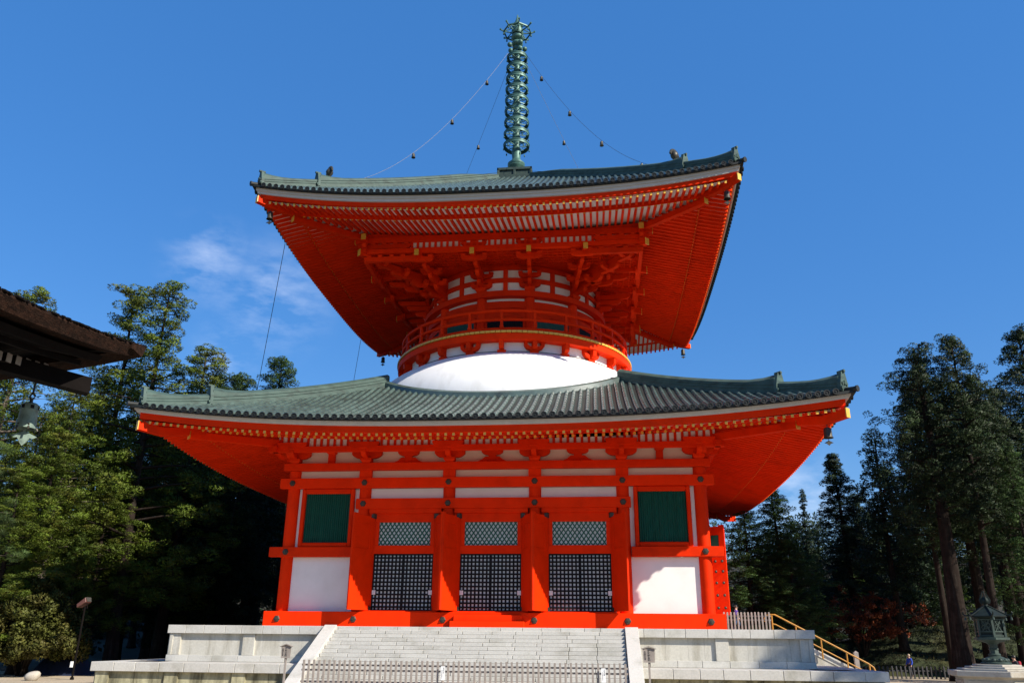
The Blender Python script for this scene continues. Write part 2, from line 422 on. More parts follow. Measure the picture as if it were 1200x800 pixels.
def make_stairs(k, label):
    T = side(k)
    st = empty('stone_staircase', SP(k, 0, P + 2.7, GZ), label, 'staircase')
    n = 16; rise = (ZT - GZ) / n; tread = .34
    for i in range(n):
        z1 = ZT - i * rise; v1 = P + .01 + i * tread
        if i == 0: continue
        mb = MB(T); block_row(mb, -7.15 - (.0 if i % 2 else .62), 7.15, v1 - tread - .02, v1, z1 - rise + .006, z1, 1.30, gap=.022, jit=.07)
        mb.build('step', M['stone'], st, bevel=.012)
    mb = MB(T); mb.prism_vz([(P + .02, GZ + .02), (P + 5.0, GZ + .02), (P + .02, ZT - .45)], -7.1, 7.1); mb.build('core', M['stone_old'], st)
    for s in (-1, 1):
        a, b = sorted((s * 7.17, s * 7.80))
        mb = MB(T)
        # sloping cap of five slabs on a solid cheek wall
        N = 5; v0, vE = P + .005, P + 5.75
        for i in range(N):
            va = v0 + (vE - v0) * i / N + .006; vb = v0 + (vE - v0) * (i + 1) / N - .006
            za = ZT + .07 - (va - v0) * .5; zb = ZT + .07 - (vb - v0) * .5
            mb.hexa([(a, va, za - .34), (b, va, za - .34), (b, vb, zb - .34), (a, vb, zb - .34),
                     (a, va, za), (b, va, za), (b, vb, zb), (a, vb, zb)], tint=rnd.uniform(.0, .12))
        o = mb.build('cheek_cap', M['stone'], st, bevel=.012)
        mb = MB(T); mb.prism_vz([(P + .05, GZ + .01), (P + 5.6, GZ + .01), (P + 5.6, GZ + .03), (P + .05, ZT - .30)], a + .04, b - .04)
        mb.build('cheek_wall', M['stone_wall'], st)
    return st
make_stairs(0, 'broad pale stone staircase rising to the central doors behind the low wooden fence')
make_stairs(1, 'side stone staircase with sloping cheek beside the ochre handrails')
# ------------------------------------------------------------------ the pagoda
pag = empty('pagoda', (0, 0, ZT), 'two storeyed vermilion pagoda with white dome, round balcony, green copper roofs and tall bronze spire', 'pagoda')
W = 11.75
CU = (-11.75, -7.43, -2.48, 2.48, 7.43, 11.75)
R_ = M['red']

def hexcap(mb, u, v, z, r=.19, mat=0):
    n = 6
    vs = [(u + r * math.cos(2 * PI * i / n), v, z + r * math.sin(2 * PI * i / n)) for i in range(n)]
    vs += [(u + r * .72 * math.cos(2 * PI * i / n), v + .07, z + r * .72 * math.sin(2 * PI * i / n)) for i in range(n)]
    vs += [(u + .06 * math.cos(2 * PI * i / n), v + .075, z + .06 * math.sin(2 * PI * i / n)) for i in range(n)]
    vs += [(u + .05 * math.cos(2 * PI * i / n), v + .14, z + .05 * math.sin(2 * PI * i / n)) for i in range(n)]
    fs = []
    for b in (0, n, 2 * n):
        fs += [(b + i, b + (i + 1) % n, b + n + (i + 1) % n, b + n + i) for i in range(n)]
    fs.append(tuple(3 * n + i for i in range(n)))
    mb.add(vs, fs, mat)

core = MB(); core.box((-11.5, -11.5, .06), (11.5, 11.5, 10.2)); core.build('inner_wall', M['plaster'], pag)

def vert_slats(mb, u0, u1, v, z0, z1, n, d=.05):
    w = (u1 - u0) / n
    for i in range(n):
        a = u0 + i * w
        mb.prism_uz  # (slats are triangular bars, point outwards)
        mb.add([(a + .012, v, z0), (a + w - .012, v, z0), (a + w / 2, v + d, z0), (a + .012, v, z1), (a + w - .012, v, z1), (a + w / 2, v + d, z1)],
               [(0, 1, 4, 3), (1, 2, 5, 4), (2, 0, 3, 5), (0, 2, 1), (3, 4, 5)], tint=rnd.uniform(-.12, .12))

def facade(k):
    T = side(k); full = k in (0, 1, 3)
    # posts
    for i, u in enumerate(CU):
        if i == 5: continue                      # shared corner belongs to the next side
        mb = MB(); x, y, _ = SP(k, u, W, 0)
        mb.lathe([(.36, .06), (.36, 8.7), (0.001, 8.7)], 20, (x, y, 0)); mb.build('column', R_, pag, smooth=40)
    # base sill, tie beams with hexagonal caps
    def tie(name, z0, z1, v1, u0, u1, capz, caps, th=.34):
        mb = MB(T); mb.box((u0, v1 - th, z0), (u1, v1, z1)); o = mb.build(name, R_, pag, bevel=.02)
        for u in caps:
            b = MB(T); hexcap(b, u, v1, capz); b.build('hexagonal_cap', M['iron'], o)
    ex = 12.42 if k in (0, 2) else 12.02
    tie('base_sill', .055, .86, 12.5, -12.54 if k in (0, 2) else -12.14, 12.54 if k in (0, 2) else 12.14, .46, CU, .62)
    tie('tie_beam', 7.68, 8.26, 12.20, -12.5 if k in (0, 2) else -11.85, 12.5 if k in (0, 2) else 11.85, 7.98, CU)
    tie('head_beam', 6.48, 7.06, 12.20, -7.86, 7.86, 6.77, CU[1:5])
    for s in (-1, 1):
        a, b = sorted((s * 7.80, s * (12.72 if k in (0, 2) else 11.85)))
        tie('waist_beam', 3.80, 4.34, 12.22, a, b, 4.07, (s * 11.75,))
    mb = MB(T); mb.box((-12.35 if k in (0, 2) else -11.78, 11.78, 8.72), (12.35 if k in (0, 2) else 11.78, 12.24, 9.14)); mb.build('plate_beam', R_, pag, bevel=.02)
    # plaster bands
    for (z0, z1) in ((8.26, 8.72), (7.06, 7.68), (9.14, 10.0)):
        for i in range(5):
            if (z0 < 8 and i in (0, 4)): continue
            mb = MB(T); mb.box((CU[i] + .05, 11.5, z0), (CU[i + 1] - .05, 11.80, z1)); mb.build('plaster_band', M['plaster' if z0 < 8 else 'plaster_bounce'], pag)
    # outer bays: shuttered window above, plaster panel below
    for s in (-1, 1):
        uc = s * 9.59
        mb = MB(T); mb.box((uc - 2.0, 11.5, .86), (uc + 2.0, 11.82, 3.80)); mb.build('plaster_panel', M['plaster'], pag)
        mb = MB(T); mb.box((uc - 2.0, 11.5, 4.34), (uc + 2.0, 11.76, 7.68)); mb.build('plaster_surround', M['plaster'], pag)
        c, w, z0, z1 = uc + .0 * s, 1.34, 4.60, 7.38
        fr = MB(T)
        for lo, hi in (((c - w - .23, 11.77, z0 - .26), (c - w, 12.06, z1 + .29)), ((c + w, 11.77, z0 - .26), (c + w + .23, 12.06, z1 + .29)),
                       ((c - w, 11.77, z1), (c + w, 12.06, z1 + .29)), ((c - w, 11.77, z0 - .26), (c + w, 12.06, z0))):
            fr.box(lo, hi)
        win = fr.build('window', R_, pag, bevel=.05)
        sl = MB(T); sl.box((c - w, 11.765, z0), (c + w, 11.80, z1)); vert_slats(sl, c - w, c + w, 11.802, z0, z1, 22, .09)
        sl.build('slat_panel', M['green'], win)
    # door bays
    for c in (-4.955, 0.0, 4.955):
        jb = MB(T)
        for s in (-1, 1):
            a, b = sorted((c + s * 1.72, c + s * 2.10)); jb.box((a, 11.5, .86), (b, 11.98, 6.48))
        jb.box((c - 1.72, 11.5, 5.74), (c + 1.72, 11.99, 6.22)); jb.box((c - 1.72, 11.5, 3.99), (c + 1.72, 11.96, 4.44))
        jb.box((c - 2.10, 11.5, 6.22), (c + 2.10, 12.12, 6.475))
        jb.box((c - 1.72, 11.5, 4.44), (c - 1.50, 11.94, 5.74)); jb.box((c + 1.50, 11.5, 4.44), (c + 1.72, 11.94, 5.74))
        fr = jb.build('door_frame', R_, pag, bevel=.015)
        if not full: continue
        # transom: diagonal green lattice on white
        tb = MB(T); tb.box((c - 1.5, 11.5, 4.44), (c + 1.5, 11.80, 5.74), 1)
        H = 1.30; n = 12; st = 3.0 / n
        for sgn in (1, -1):
            for i in range(-8, n + 9):
                ua = c - 1.5 + i * st; ub = ua + sgn * H * .72
                za, zb = 4.44, 5.74
                for (bound, side_) in ((c - 1.5, -1), (c + 1.5, 1)):
                    pass
                lo, hi = c - 1.5, c + 1.5
                # clip to the opening
                t0, t1 = 0.0, 1.0; d = ub - ua
                if d > 0: t0 = max(t0, (lo - ua) / d); t1 = min(t1, (hi - ua) / d)
                else: t0 = max(t0, (hi - ua) / d); t1 = min(t1, (lo - ua) / d)
                if t1 - t0 < .03: continue
                o_ = .004 if sgn > 0 else 0
                tb.beam((ua + d * t0, 11.83 + o_, za + H * t0), (ua + d * t1, 11.83 + o_, za + H * t1), .065, .05, up=(0, 1, 0), mat=0)
        for i in range(15):
            pass
        tb.build('transom_lattice', [M['green'], M['paper']], fr)
        # two sliding lattice doors
        for s in (-1, 1):
            a, b = sorted((c + s * 1.715, c + s * .0)); dv = 11.78 if s < 0 else 11.80
            lb = MB(T); lb.box((a, 11.60, .92), (b, dv, 3.985), 1)
            nu, nz = 8, 14
            for i in range(nu + 1):
                uu = a + (b - a) * i / nu; hw = .075 if i in (0, nu) else .047
                lb.box((max(a, uu - hw), dv + .002, .92), (min(b, uu + hw), dv + .062, 3.985), 0)
            for j in range(nz + 1):
                zz = .92 + 3.065 * j / nz; hw = .085 if j in (0, nz) else .047
                lb.box((a + .076, dv + .002, max(.92, zz - hw)), (b - .076, dv + .060, min(3.985, zz + hw)), 0)
            ld = lb.build('lattice_door', [M['black'], M['paper']], pag)
            uu = c + s * 1.60
            pl = MB(T); pl.box((uu - .1, dv + .062, 1.78), (uu + .1, dv + .085, 2.02)); pl.box((uu - .05, dv + .085, 1.86), (uu + .05, dv + .10, 1.94)); pl.build('door_pull', M['paper'], ld)
        # threshold
        th = MB(T); th.box((c - 2.1, 11.9, .862), (c + 2.1, 12.30, .925)); th.build('threshold', R_, pag)
        # open leaves: swing out about hinges beside the opening
        for s in (-1, 1):
            ang = math.radians(117 + rnd.uniform(-1.5, 1.5))
            hu, hv = c + s * 1.74, 12.04
            du, dv_ = -s * math.cos(ang), math.sin(ang)       # closed: towards the middle; open: outwards
            Lf, thk = 1.66, .11
            nu_, nv_ = s * dv_, s * (-du)                       # normal of the face that is outside when shut
            nl = math.hypot(nu_, nv_); nu_ /= nl; nv_ /= nl
            # outside normal: pointing away from the opening when opened
            if nu_ * s < 0: nu_, nv_ = -nu_, -nv_
            def leafbox(m_, a0, a1, z0, z1, t0, t1, mat=0):
                p = []
                for z in (z0, z1):
                    for (a_, t_) in ((a0, t0), (a1, t0), (a1, t1), (a0, t1)):
                        p.append((hu + du * a_ + nu_ * t_, hv + dv_ * a_ + nv_ * t_, z))
                m_.hexa(p, mat)
            lf = MB(T)
            leafbox(lf, .02, Lf, .94, 4.2, 0, thk); leafbox(lf, .02, .35, 4.2, 5.95, 0, thk)
            leafbox(lf, Lf - .34, Lf, 4.2, 6.10, 0, thk); leafbox(lf, .35, Lf - .34, 5.55, 6.02, 0, thk)
            leafbox(lf, .35, Lf - .34, 4.2, 5.55, .03, .08)
            # a thin frame on the inner face
            leaf = lf.build('door_leaf', R_, pag, bevel=.01)
            ol = MB(T); leafbox(ol, .38, Lf - .37, 4.3, 5.5, .081, .105); ol.build('lattice_light', M['green'], leaf)
            hg = MB(T); leafbox(hg, -.09, .12, 5.92, 6.18, -.05, thk + .05); hg.build('hinge', M['iron'], leaf)
            hg = MB(T); leafbox(hg, -.05, .1, .93, 1.15, -.05, thk + .05); hg.build('hinge', M['iron'], leaf)
            for zz in (1.35, 2.05, 2.75, 3.4, 3.98):
                for aa in (.42, 1.0, 1.42):
                    sb = MB(T)
                    cu_, cv_ = hu + du * aa + nu_ * thk, hv + dv_ * aa + nv_ * thk
                    sb.sphere((cu_, cv_, zz), .085, 8); sb.build('stud', M['iron'], leaf, smooth=60)
    # two red wooden steps before the middle doors
    if k == 0:
        mb = MB(T); mb.box((-1.98, 12.505, .056), (1.98, 13.15, .40)); mb.box((-1.82, 12.505, .402), (1.82, 12.86, .72)); mb.build('door_step', R_, pag, bevel=.015)
    # half-studs between plate beam and tie beam
    for u in CU[1:5]:
        mb = MB(T); mb.box((u - .36, 11.82, 8.262), (u + .36, 12.10, 8.718)); mb.build('short_post', R_, pag)

for k in range(4): facade(k)

def boat(L_, h):
    return [(-L_ / 2, h), (-L_ / 2, h * .62), (-L_ * .46, h * .36), (-L_ * .36, h * .10), (-L_ * .26, 0),
            (L_ * .26, 0), (L_ * .36, h * .10), (L_ * .46, h * .36), (L_ / 2, h * .62), (L_ / 2, h)]
def nose(v0, v1, z0, z1):
    h = z1 - z0
    return [(v0, z0), (v1 - .42, z0), (v1 - .22, z0 + h * .06), (v1 - .07, z0 + h * .30), (v1, z0 + h * .6), (v1, z1), (v0, z1)]
def masu(mb, u, v, z0, w=.21, h=.26):
    mb.taper((u, v), z0, z0 + h * .45, w * .72, w * .72, w, w); mb.box((u - w, v - w, z0 + h * .45), (u + w, v + w, z0 + h))

# --- lower brackets and struts on the plate beam
def lower_bracket(k, u0, corner=0):
    T = side(k, u0)
    mb = MB(T)
    mb.taper((0, 11.98), 9.145, 9.28, .22, .22, .33, .30); mb.box((-.33, 11.68, 9.28), (.33, 12.30, 9.42))
    mb.prism_vz(nose(11.8, 12.95, 9.42, 9.80), -.14, .14)
    masu(mb, 0, 12.78, 9.805, .2, .12)
    br = mb.build('bracket_set', R_, pag)
    a = MB(T); a.prism_uz(boat(1.78, .40), 11.86, 12.16); a.v = [(x, y, z + 9.42) for x, y, z in a.v]
    for s in (-.74, 0, .74): masu(a, s, 12.0, 9.825, .18, .16)
    a.build('bracket_arm', R_, br)
    a = MB(T); a.prism_uz(boat(1.78, .38), 12.66, 12.96); a.v = [(x, y, z + 9.85) for x, y, z in a.v]
    a.build('bracket_arm', R_, br)
    return br
for k in (0, 1, 3):
    for u in CU: lower_bracket(k, u)
    T = side(k)
    for i in range(5):
        c = (CU[i] + CU[i + 1]) / 2
        mb = MB(T)
        if i in (0, 4):
            mb.box((c - .20, 11.82, 9.144), (c + .20, 12.02, 9.72)); masu(mb, c, 11.98, 9.70, .27, .14)
            mb.build('strut', R_, pag)
        else:
            for s in (-1, 1):
                mb.prism_uz([(c + s * .12, 9.42), (c + s * .2, 9.20), (c + s * .95, 9.144), (c + s * .62, 9.28), (c + s * .42, 9.45), (c + s * .3, 9.47)], 11.82, 12.0)
            mb.prism_uz([(c - .16, 9.144), (c + .16, 9.144), (c + .24, 9.56), (c - .24, 9.56)], 11.82, 12.02)
            mb.prism_uz([(c + x, 9.56 + z) for x, z in boat(1.25, .28)], 11.82, 12.06)
            mb.build('frog_leg_strut', R_, pag)

# --- roofs
def make_roof(nm, e, r_in, z0, a, c, lift, pw, spacing, tr, ring_r=None):
    def lf(u): return lift * (abs(u) / e) ** pw
    def zs(u, v): t = e - v; return z0 + a * t + c * t * t + lf(u)
    body = MB(); tiles = MB()
    for k in range(4):
        T = side(k); body.T = T; tiles.T = T
        NV, NU = 22, 40
        vs = []
        for j in range(NV + 1):
            v = e + .04 + (r_in - e - .04) * j / NV
            for i in range(NU + 1):
                q = -1 + 2 * i / NU; u = q * v; vs.append((u, v, zs(u, v)))
        body.add(vs, [(j * (NU + 1) + i, j * (NU + 1) + i + 1, (j + 1) * (NU + 1) + i + 1, (j + 1) * (NU + 1) + i) for j in range(NV) for i in range(NU)], 0)
        # thin dark edge under the tile ends
        us = [(-1 + 2 * i / 60) * e for i in range(61)]
        body.strip([(u * (e + .04) / e, e + .04, zs(u, e)) for u in us], [(u * (e + .03) / e, e + .03, zs(u, e) - .13) for u in us], 1)
        body.strip([(u * (e + .03) / e, e + .03, zs(u, e) - .13) for u in us], [(u * (e - .6) / e, e - .6, zs(u, e) - .13) for u in us], 1)
        n = int(e / spacing)
        for i in range(-n, n + 1):
            u = i * spacing
            vt = abs(u) + .12
            if ring_r: vt = max(vt, math.sqrt(max(0, ring_r ** 2 - u * u)) if abs(u) < ring_r else 0)
            else: vt = max(vt, r_in)
            if e - vt < .4: continue
            ns = max(2, int((e - vt) / .85) + 1)
            tint = rnd.uniform(-.16, .16)
            # lengths of barrel tile, each slightly overlapping the next one down
            pv = [e + .07 + (vt - e - .07) * j / ns for j in range(ns + 1)]
            secs = []
            for j in range(ns):
                for (v, rr) in ((pv[j], tr), (pv[j + 1] - .0, tr * .86)):
                    z = zs(u, v) - .01
                    secs.append([(u + rr * math.cos(t), v, z + rr * 1.25 * math.sin(t)) for t in (0, .16 * PI, .33 * PI, .5 * PI, .67 * PI, .84 * PI, PI)])
            vs = [p for s in secs for p in s]; fs = []
            for j in range(len(secs) - 1):
                for q in range(6): fs.append((j * 7 + q, j * 7 + q + 1, (j + 1) * 7 + q + 1, (j + 1) * 7 + q))
            tiles.add(vs, fs, 0, tint)
            # round end tile
            z = zs(u, e) + .03; r = tr * 1.28; m = 12
            ring0 = [(u + r * math.cos(2 * PI * q / m), e + .075, z + r * math.sin(2 * PI * q / m)) for q in range(m)]
            ring1 = [(u + r * math.cos(2 * PI * q / m), e + .135, z + r * math.sin(2 * PI * q / m)) for q in range(m)]
            ring2 = [(u + r * .72 * math.cos(2 * PI * q / m), e + .135, z + r * .72 * math.sin(2 * PI * q / m)) for q in range(m)]
            ring3 = [(u + r * .66 * math.cos(2 * PI * q / m), e + .105, z + r * .66 * math.sin(2 * PI * q / m)) for q in range(m)]
            ring4 = [(u + r * .3 * math.cos(2 * PI * q / m), e + .11, z + r * .3 * math.sin(2 * PI * q / m)) for q in range(m)]
            ring5 = [(u + r * .25 * math.cos(2 * PI * q / m), e + .14, z + r * .25 * math.sin(2 * PI * q / m)) for q in range(m)]
            fs = []
            for b in range(5): fs += [(b * m + q, b * m + (q + 1) % m, (b + 1) * m + (q + 1) % m, (b + 1) * m + q) for q in range(m)]
            fs.append(tuple(5 * m + q for q in range(m))); fs.append(tuple(range(m - 1, -1, -1)))
            tiles.add(ring0 + ring1 + ring2 + ring3 + ring4 + ring5, fs, 1)
    roof = body.build(nm, [M['pan'], M['disc']], pag, smooth=50)
    tiles.build('barrel_tiles', [M['tile'], M['disc']], roof, smooth=50)
    return roof, zs, lf

UP = dict(e=15.2, z0=25.28, lift=1.15, pw=2.6)
LO = dict(e=18.65, z0=10.05, lift=1.02, pw=2.6)
roof_u, zsu, lfu = make_roof('upper_roof', 15.2, 1.3, 25.28, .64, .0025, 1.15, 2.6, .413, .115)
roof_l, zsl, lfl = make_roof('lower_roof', 18.65, 7.0, 10.05, .36, .0098, 1.02, 2.6, .432, .12, ring_r=11.0)

def ridge_pair(zs, e, r_out, r_mid, r_top, roof, rw=.26):
    for (sx, sy) in ((1, -1), (1, 1), (-1, 1), (-1, -1)):
        def pt(d, off, h): # off: sideways
            s = off / math.sqrt(2)
            x, y = sx * d, sy * d
            return (x - sy * s, y + sx * s, zs(d, d) + h)
        for (d0, d1, hh, ww) in ((r_out, r_mid - .02, .62, rw), (r_mid, r_top, .74, rw + .05)):
            n = max(6, int((d0 - d1) / .6)); secs = []
            for i in range(n + 1):
                d = d0 + (d1 - d0) * i / n
                up = .30 * max(0, 1 - (d0 - d) / 1.5) ** 2
                H = (hh + up) * (.45 + .55 * min(1, (d - 1.3) / 2.5))
                secs.append([pt(d, -ww, -.12), pt(d, -ww * .98, H * .72), pt(d, -ww * .45, H * .9), pt(d, 0, H), pt(d, ww * .45, H * .9), pt(d, ww * .98, H * .72), pt(d, ww, -.12)])
            mb = MB(); mb.loft(secs, close=True)
            # courses: two thin lines along each flank
            for off in (-1, 1):
                for hfr in (.25, .5):
                    mb.tube([pt(d0 + (d1 - d0) * i / n, off * (ww + .005), hh * hfr) for i in range(n + 1)], .022, 4)
            rd = mb.build('ridge', M['ridge'], roof, smooth=35)
            # end ornament: upright plate with scrolls and a round boss on top
            oe = MB()
            def pl(d, s0, z0, s1, z1, d2):
                oe.hexa([pt(d, -s0, z0), pt(d, s0, z0), pt(d2, s0, z0), pt(d2, -s0, z0), pt(d, -s1, z1), pt(d, s1, z1), pt(d2, s1, z1), pt(d2, -s1, z1)])
            pl(d0 + .10, ww * 1.22, -.05, ww * 1.15, hh * .6, d0 - .02)
            pl(d0 + .105, ww * 1.15, hh * .601, ww * .55, hh + .34, d0 - .02)
            oe.tube([pt(d0 - .10, 0, hh + .30), pt(d0 + .17, 0, hh + .40)], .085, 10)
            for off in (-1, 1):
                oe.tube([pt(d0 + .08, off * ww * .95, .10), pt(d0 + .15, off * ww * .95, .10)], .11, 10)
                oe.tube([pt(d0 + .08, off * ww * .62, hh * .55), pt(d0 + .14, off * ww * .62, hh * .55)], .08, 10)
            oe.tube([pt(d0 + .08, 0, hh * .66), pt(d0 + .16, 0, hh * .66)], .11, 10)
            oe.build('ridge_end', M['ridge'], rd, smooth=40)
        # corner barrel tile sticking out over the hip
        mb = MB(); a, b = pt(r_out + .0, 0, .0), pt(e + .08, 0, .06); mb.tube([a, b], .13, 10)
        mb.tube([pt(e + .06, 0, .055), pt(e + .12, 0, .065)], .165, 10)
        mb.build('corner_tile', M['disc'], roof, smooth=40)
ridge_pair(zsu, 15.2, 14.82, 12.15, 1.45, roof_u)
ridge_pair(zsl, 18.65, 18.2, 15.72, 7.72, roof_l, .30)

# --- eaves: white edge board, red fascia, two tiers of rafters, corner beams, purlin
RAFT = []          # (size in the picture, builder)
def eaves(nm, roofo, e, z0, lift, pw, board, fascia, vt, ft, vb, bt, bz, vp, pz, bslope, purlin, sp, rw, round_base, corner, kt, kb, fhh):
    def lf(u): return lift * (abs(u) / e) ** pw
    for k in range(4):
        T = side(k)
        def band(name, mat, v0, v1, ztop, zbot, parent, n=60):
            """board along the eave, face at v0, back at v1"""
            mb = MB(T); secs = []
            for i in range(n + 1):
                q = -1 + 2 * i / n
                zt = z0 + lf(q * e)
                secs.append([(q * v0, v0, zt + ztop), (q * v0, v0 - .02, zt + zbot), (q * v1, v1, zt + zbot), (q * v1, v1, zt + ztop)])
            mb.loft(secs)
            return mb.build(name, mat, parent, smooth=30)
        zb0, zb1 = board; zf0, zf1 = fascia
        bd = band('eave_board', M['board'], e - .16, e - .75, zb0, (zb0 + zb1) / 2 - .0, roofo)
        band('eave_board', M['board'], e - .24, e - .76, (zb0 + zb1) / 2 - .003, zb1, roofo)
        fa = band('eave_fascia', R_, e - .40, e - .80, zf0, zf1, roofo)
        # lower fascia over the base rafters' ends
        mb = MB(T); secs = []
        for i in range(61):
            q = -1 + 2 * i / 60
            zt = bz + lf(q * e * vb / e)
            secs.append([(q * (vb + .09), vb + .09, zt + bt + kt), (q * (vb + .09), vb + .09, zt + bt + kb), (q * (vb + .02), vb + .02, zt + bt + kb), (q * (vb + .02), vb + .02, zt + bt + kt)])
        mb.loft(secs); mb.build('eave_fascia', R_, roofo, smooth=30)
        # boarding above the rafters (white)
        zf = z0 + ft                                    # underside of the flying rafters at their tip
        fh = fhh
        zin = bz + bt + .06                             # underside of flying rafters at the inner end
        mb = MB(T); A = []; B = []; C_ = []; D_ = []
        for i in range(61):
            q = -1 + 2 * i / 60
            A.append((q * (vt - .05), vt - .05, zf + fh + .005 + lf(q * (vt - .05))))
            B.append((q * (vb - .3), vb - .3, zin + fh + .005 + lf(q * (vb - .3))))
            C_.append((q * (vb - .05), vb - .05, bz + bt + .003 + lf(q * (vb - .05))))
            zi = bz + bt + (vb - vp + .8) * bslope + .003
            D_.append((q * (vp - .8), vp - .8, zi + lf(q * (vp - .8))))
        mb.strip(A, B); mb.strip(C_, D_)
        mb.build('soffit_boards', M['plaster'], roofo)
        # rafters
        n = int((vt - .1) / sp)
        for i in range(-n, n + 1):
            u = (i + .0) * sp
            l = lf(u)
            if abs(u) < vt - .25:
                vi = max(vb - .28, abs(u) + .12)
                t_ = (vt - vi) / (vt - vb + .28)
                p = [(vt, zf, zf + fh), (vi, zf + (zin - zf) * t_, zf + (zin - zf) * t_ + fh)]
                RAFT.append((k, nm, u, 0, T, p, l, rw, roofo, vt))
            if abs(u) < vb - .25:
                vi = max(vp - .75, abs(u) + .12)
                zi = bz + (vb - vi) * bslope
                p = [(vb, bz, bz + bt), (vi, zi, zi + bt)]
                RAFT.append((k, nm, u, 1, T, p, l, rw, roofo, vb))
        # purlin under the base rafters
        mb = MB(T); mb.box((-vp - corner, vp - .16, pz[0]), (vp + corner, vp + .16, pz[1])); pu = mb.build('purlin', R_, roofo, bevel=.01)
        for s in (-1, 1):
            cp = MB(T); x0, x1 = sorted((s * (vp + corner + .002), s * (vp + corner + .03)))
            cp.box((x0, vp - .165, pz[0] - .005), (x1, vp + .165, pz[1] + .005)); cp.build('gilt_cap', M['gold'] if nm == 'upper' else R_, pu)
    # corner beams
    for (sx, sy) in ((1, -1), (1, 1), (-1, 1), (-1, -1)):
        s2 = math.sqrt(.5)
        def pt(d, off, z): return (sx * d - sy * off * s2, sy * d + sx * off * s2, z)
        (dt, zc, hh) = purlin['fly']; (db, zcb, hb) = purlin['base']
        mb = MB(); w = .17
        def bar(pts, h):
            secs = []
            for d, z in pts: secs.append([pt(d, -w, z - h / 2), pt(d, w, z - h / 2), pt(d, w, z + h / 2), pt(d, -w, z + h / 2)])
            mb.loft(secs)
        bar([(dt, zc), (dt - .9, zc - .16), (db - .6, zcb + .36)], hh)
        o = mb.build('corner_beam', R_, roofo, bevel=.01)
        mb = MB(); bar([(dt + .035, zc), (dt + .003, zc)], hh + .02); mb.build('gilt_cap', M['gold'], o)
        mb = MB(); bar([(db, zcb), (vp - .5, zcb + (db - vp) * bslope * .35)], hb); o = mb.build('corner_beam', R_, roofo, bevel=.01)
        mb = MB(); bar([(db + .035, zcb), (db + .003, zcb)], hb + .02); mb.build('gilt_cap', M['gold'], o)

eaves('upper', roof_u, 15.2, 25.28, 1.15, 2.6, (-.13, -.50), (-.50, -.77), 14.66, -.97, 12.88, .20, 24.52, 9.35, (24.92, 25.33), .235,
      dict(fly=(14.92, 25.50, .42), base=(13.16, 25.00, .40)), .405, .135, False, .75, .22, -.13, .20)
eaves('lower', roof_l, 18.65, 10.05, 1.02, 2.6, (-.13, -.33), (-.33, -.66), 18.12, -.82, 16.12, .17, 9.50, 12.75, (9.68, 10.00), .255,
      dict(fly=(18.26, 10.02, .46), base=(16.32, 9.93, .40)), .402, .14, True, .35, .20, .012, .155)

def raft_mesh(mb, p, l, u, w, round_end):
    (v0, a0, b0), (v1, a1, b1) = p
    mb.add([(u - w / 2, v0, a0 + l), (u + w / 2, v0, a0 + l), (u + w / 2, v1, a1 + l), (u - w / 2, v1, a1 + l),
            (u - w / 2, v0, b0 + l), (u + w / 2, v0, b0 + l), (u + w / 2, v1, b1 + l), (u - w / 2, v1, b1 + l)],
           [(0, 3, 2, 1), (4, 5, 6, 7), (1, 2, 6, 5), (3, 0, 4, 7), (2, 3, 7, 6), (0, 1, 5, 4)], 0)
    # gilt end
    zc = (a0 + b0) / 2 + l
    if round_end:
        m = 10; r = .082
        A = [(u + r * math.cos(2 * PI * q / m), v0 + .001, zc + r * math.sin(2 * PI * q / m)) for q in range(m)]
        B = [(x, v0 + .014, z) for x, y, z in A]
        mb.add(A + B, [(q, (q + 1) % m, m + (q + 1) % m, m + q) for q in range(m)] + [tuple(range(m, 2 * m))], 1)
    else:
        mb.box((u - w / 2 + .004, v0 + .001, a0 + l + .004), (u + w / 2 - .004, v0 + .013, b0 + l - .004), 1)

# the hundred rafters that show largest are parts of their own, the rest one part
order = []
for i, r in enumerate(RAFT):
    k, nm, u, tier, T, p, l, rw, ro, vt = r
    sc = {('upper', 1): 3.0, ('upper', 0): 2.6, ('lower', 0): 1.2, ('lower', 1): 1.1}[(nm, tier)] if k == 0 else .5
    order.append((sc - abs(u - 2) * .06, i))
order.sort(reverse=True)
big = set(i for _, i in order[:100])
rest = MB()
for i, (k, nm, u, tier, T, p, l, rw, ro, vt) in enumerate(RAFT):
    rd = nm == 'lower' and tier == 1
    if i in big:
        mb = MB(T); raft_mesh(mb, p, l, u, rw, rd); mb.build('rafter', [R_, M['gold']], pag)
    else:
        rest.T = T; raft_mesh(rest, p, l, u, rw, rd)
tag(rest.build('rafters', [R_, M['gold']], pag), kind='stuff')

# lower eave: white infill with slats above the purlin
for k in range(4):
    T = side(k)
    mb = MB(T)
    for i in range(-31, 32):
        u = i * .402; t0, t1 = 10.33 + lfl(u - .2), 10.33 + lfl(u + .2)
        mb.hexa([(u - .201, 12.60, 10.001), (u + .201, 12.60, 10.001), (u + .201, 12.66, 10.001), (u - .201, 12.66, 10.001), (u - .201, 12.60, t0), (u + .201, 12.60, t1), (u + .201, 12.66, t1), (u - .201, 12.66, t0)], 0)
        mb.box((u - .075, 12.661, 10.001), (u + .075, 12.72, 10.34 + lfl(u)), 1)
    mb.build('slatted_frieze', [M['plaster'], R_], pag)
    mb = MB(T); us = [i * .31 for i in range(-30, 31)]
    mb.loft([[(u, 9.28, 25.31), (u, 9.42, 25.31), (u, 9.42, 25.36 + lfu(u)), (u, 9.28, 25.36 + lfu(u))] for u in us]); mb.build('purlin_filler', R_, pag)
    mb = MB(T); mb.box((-12.6, 11.81, 9.92), (12.6, 12.60, 9.98)); mb.build('eave_ceiling', R_, pag)

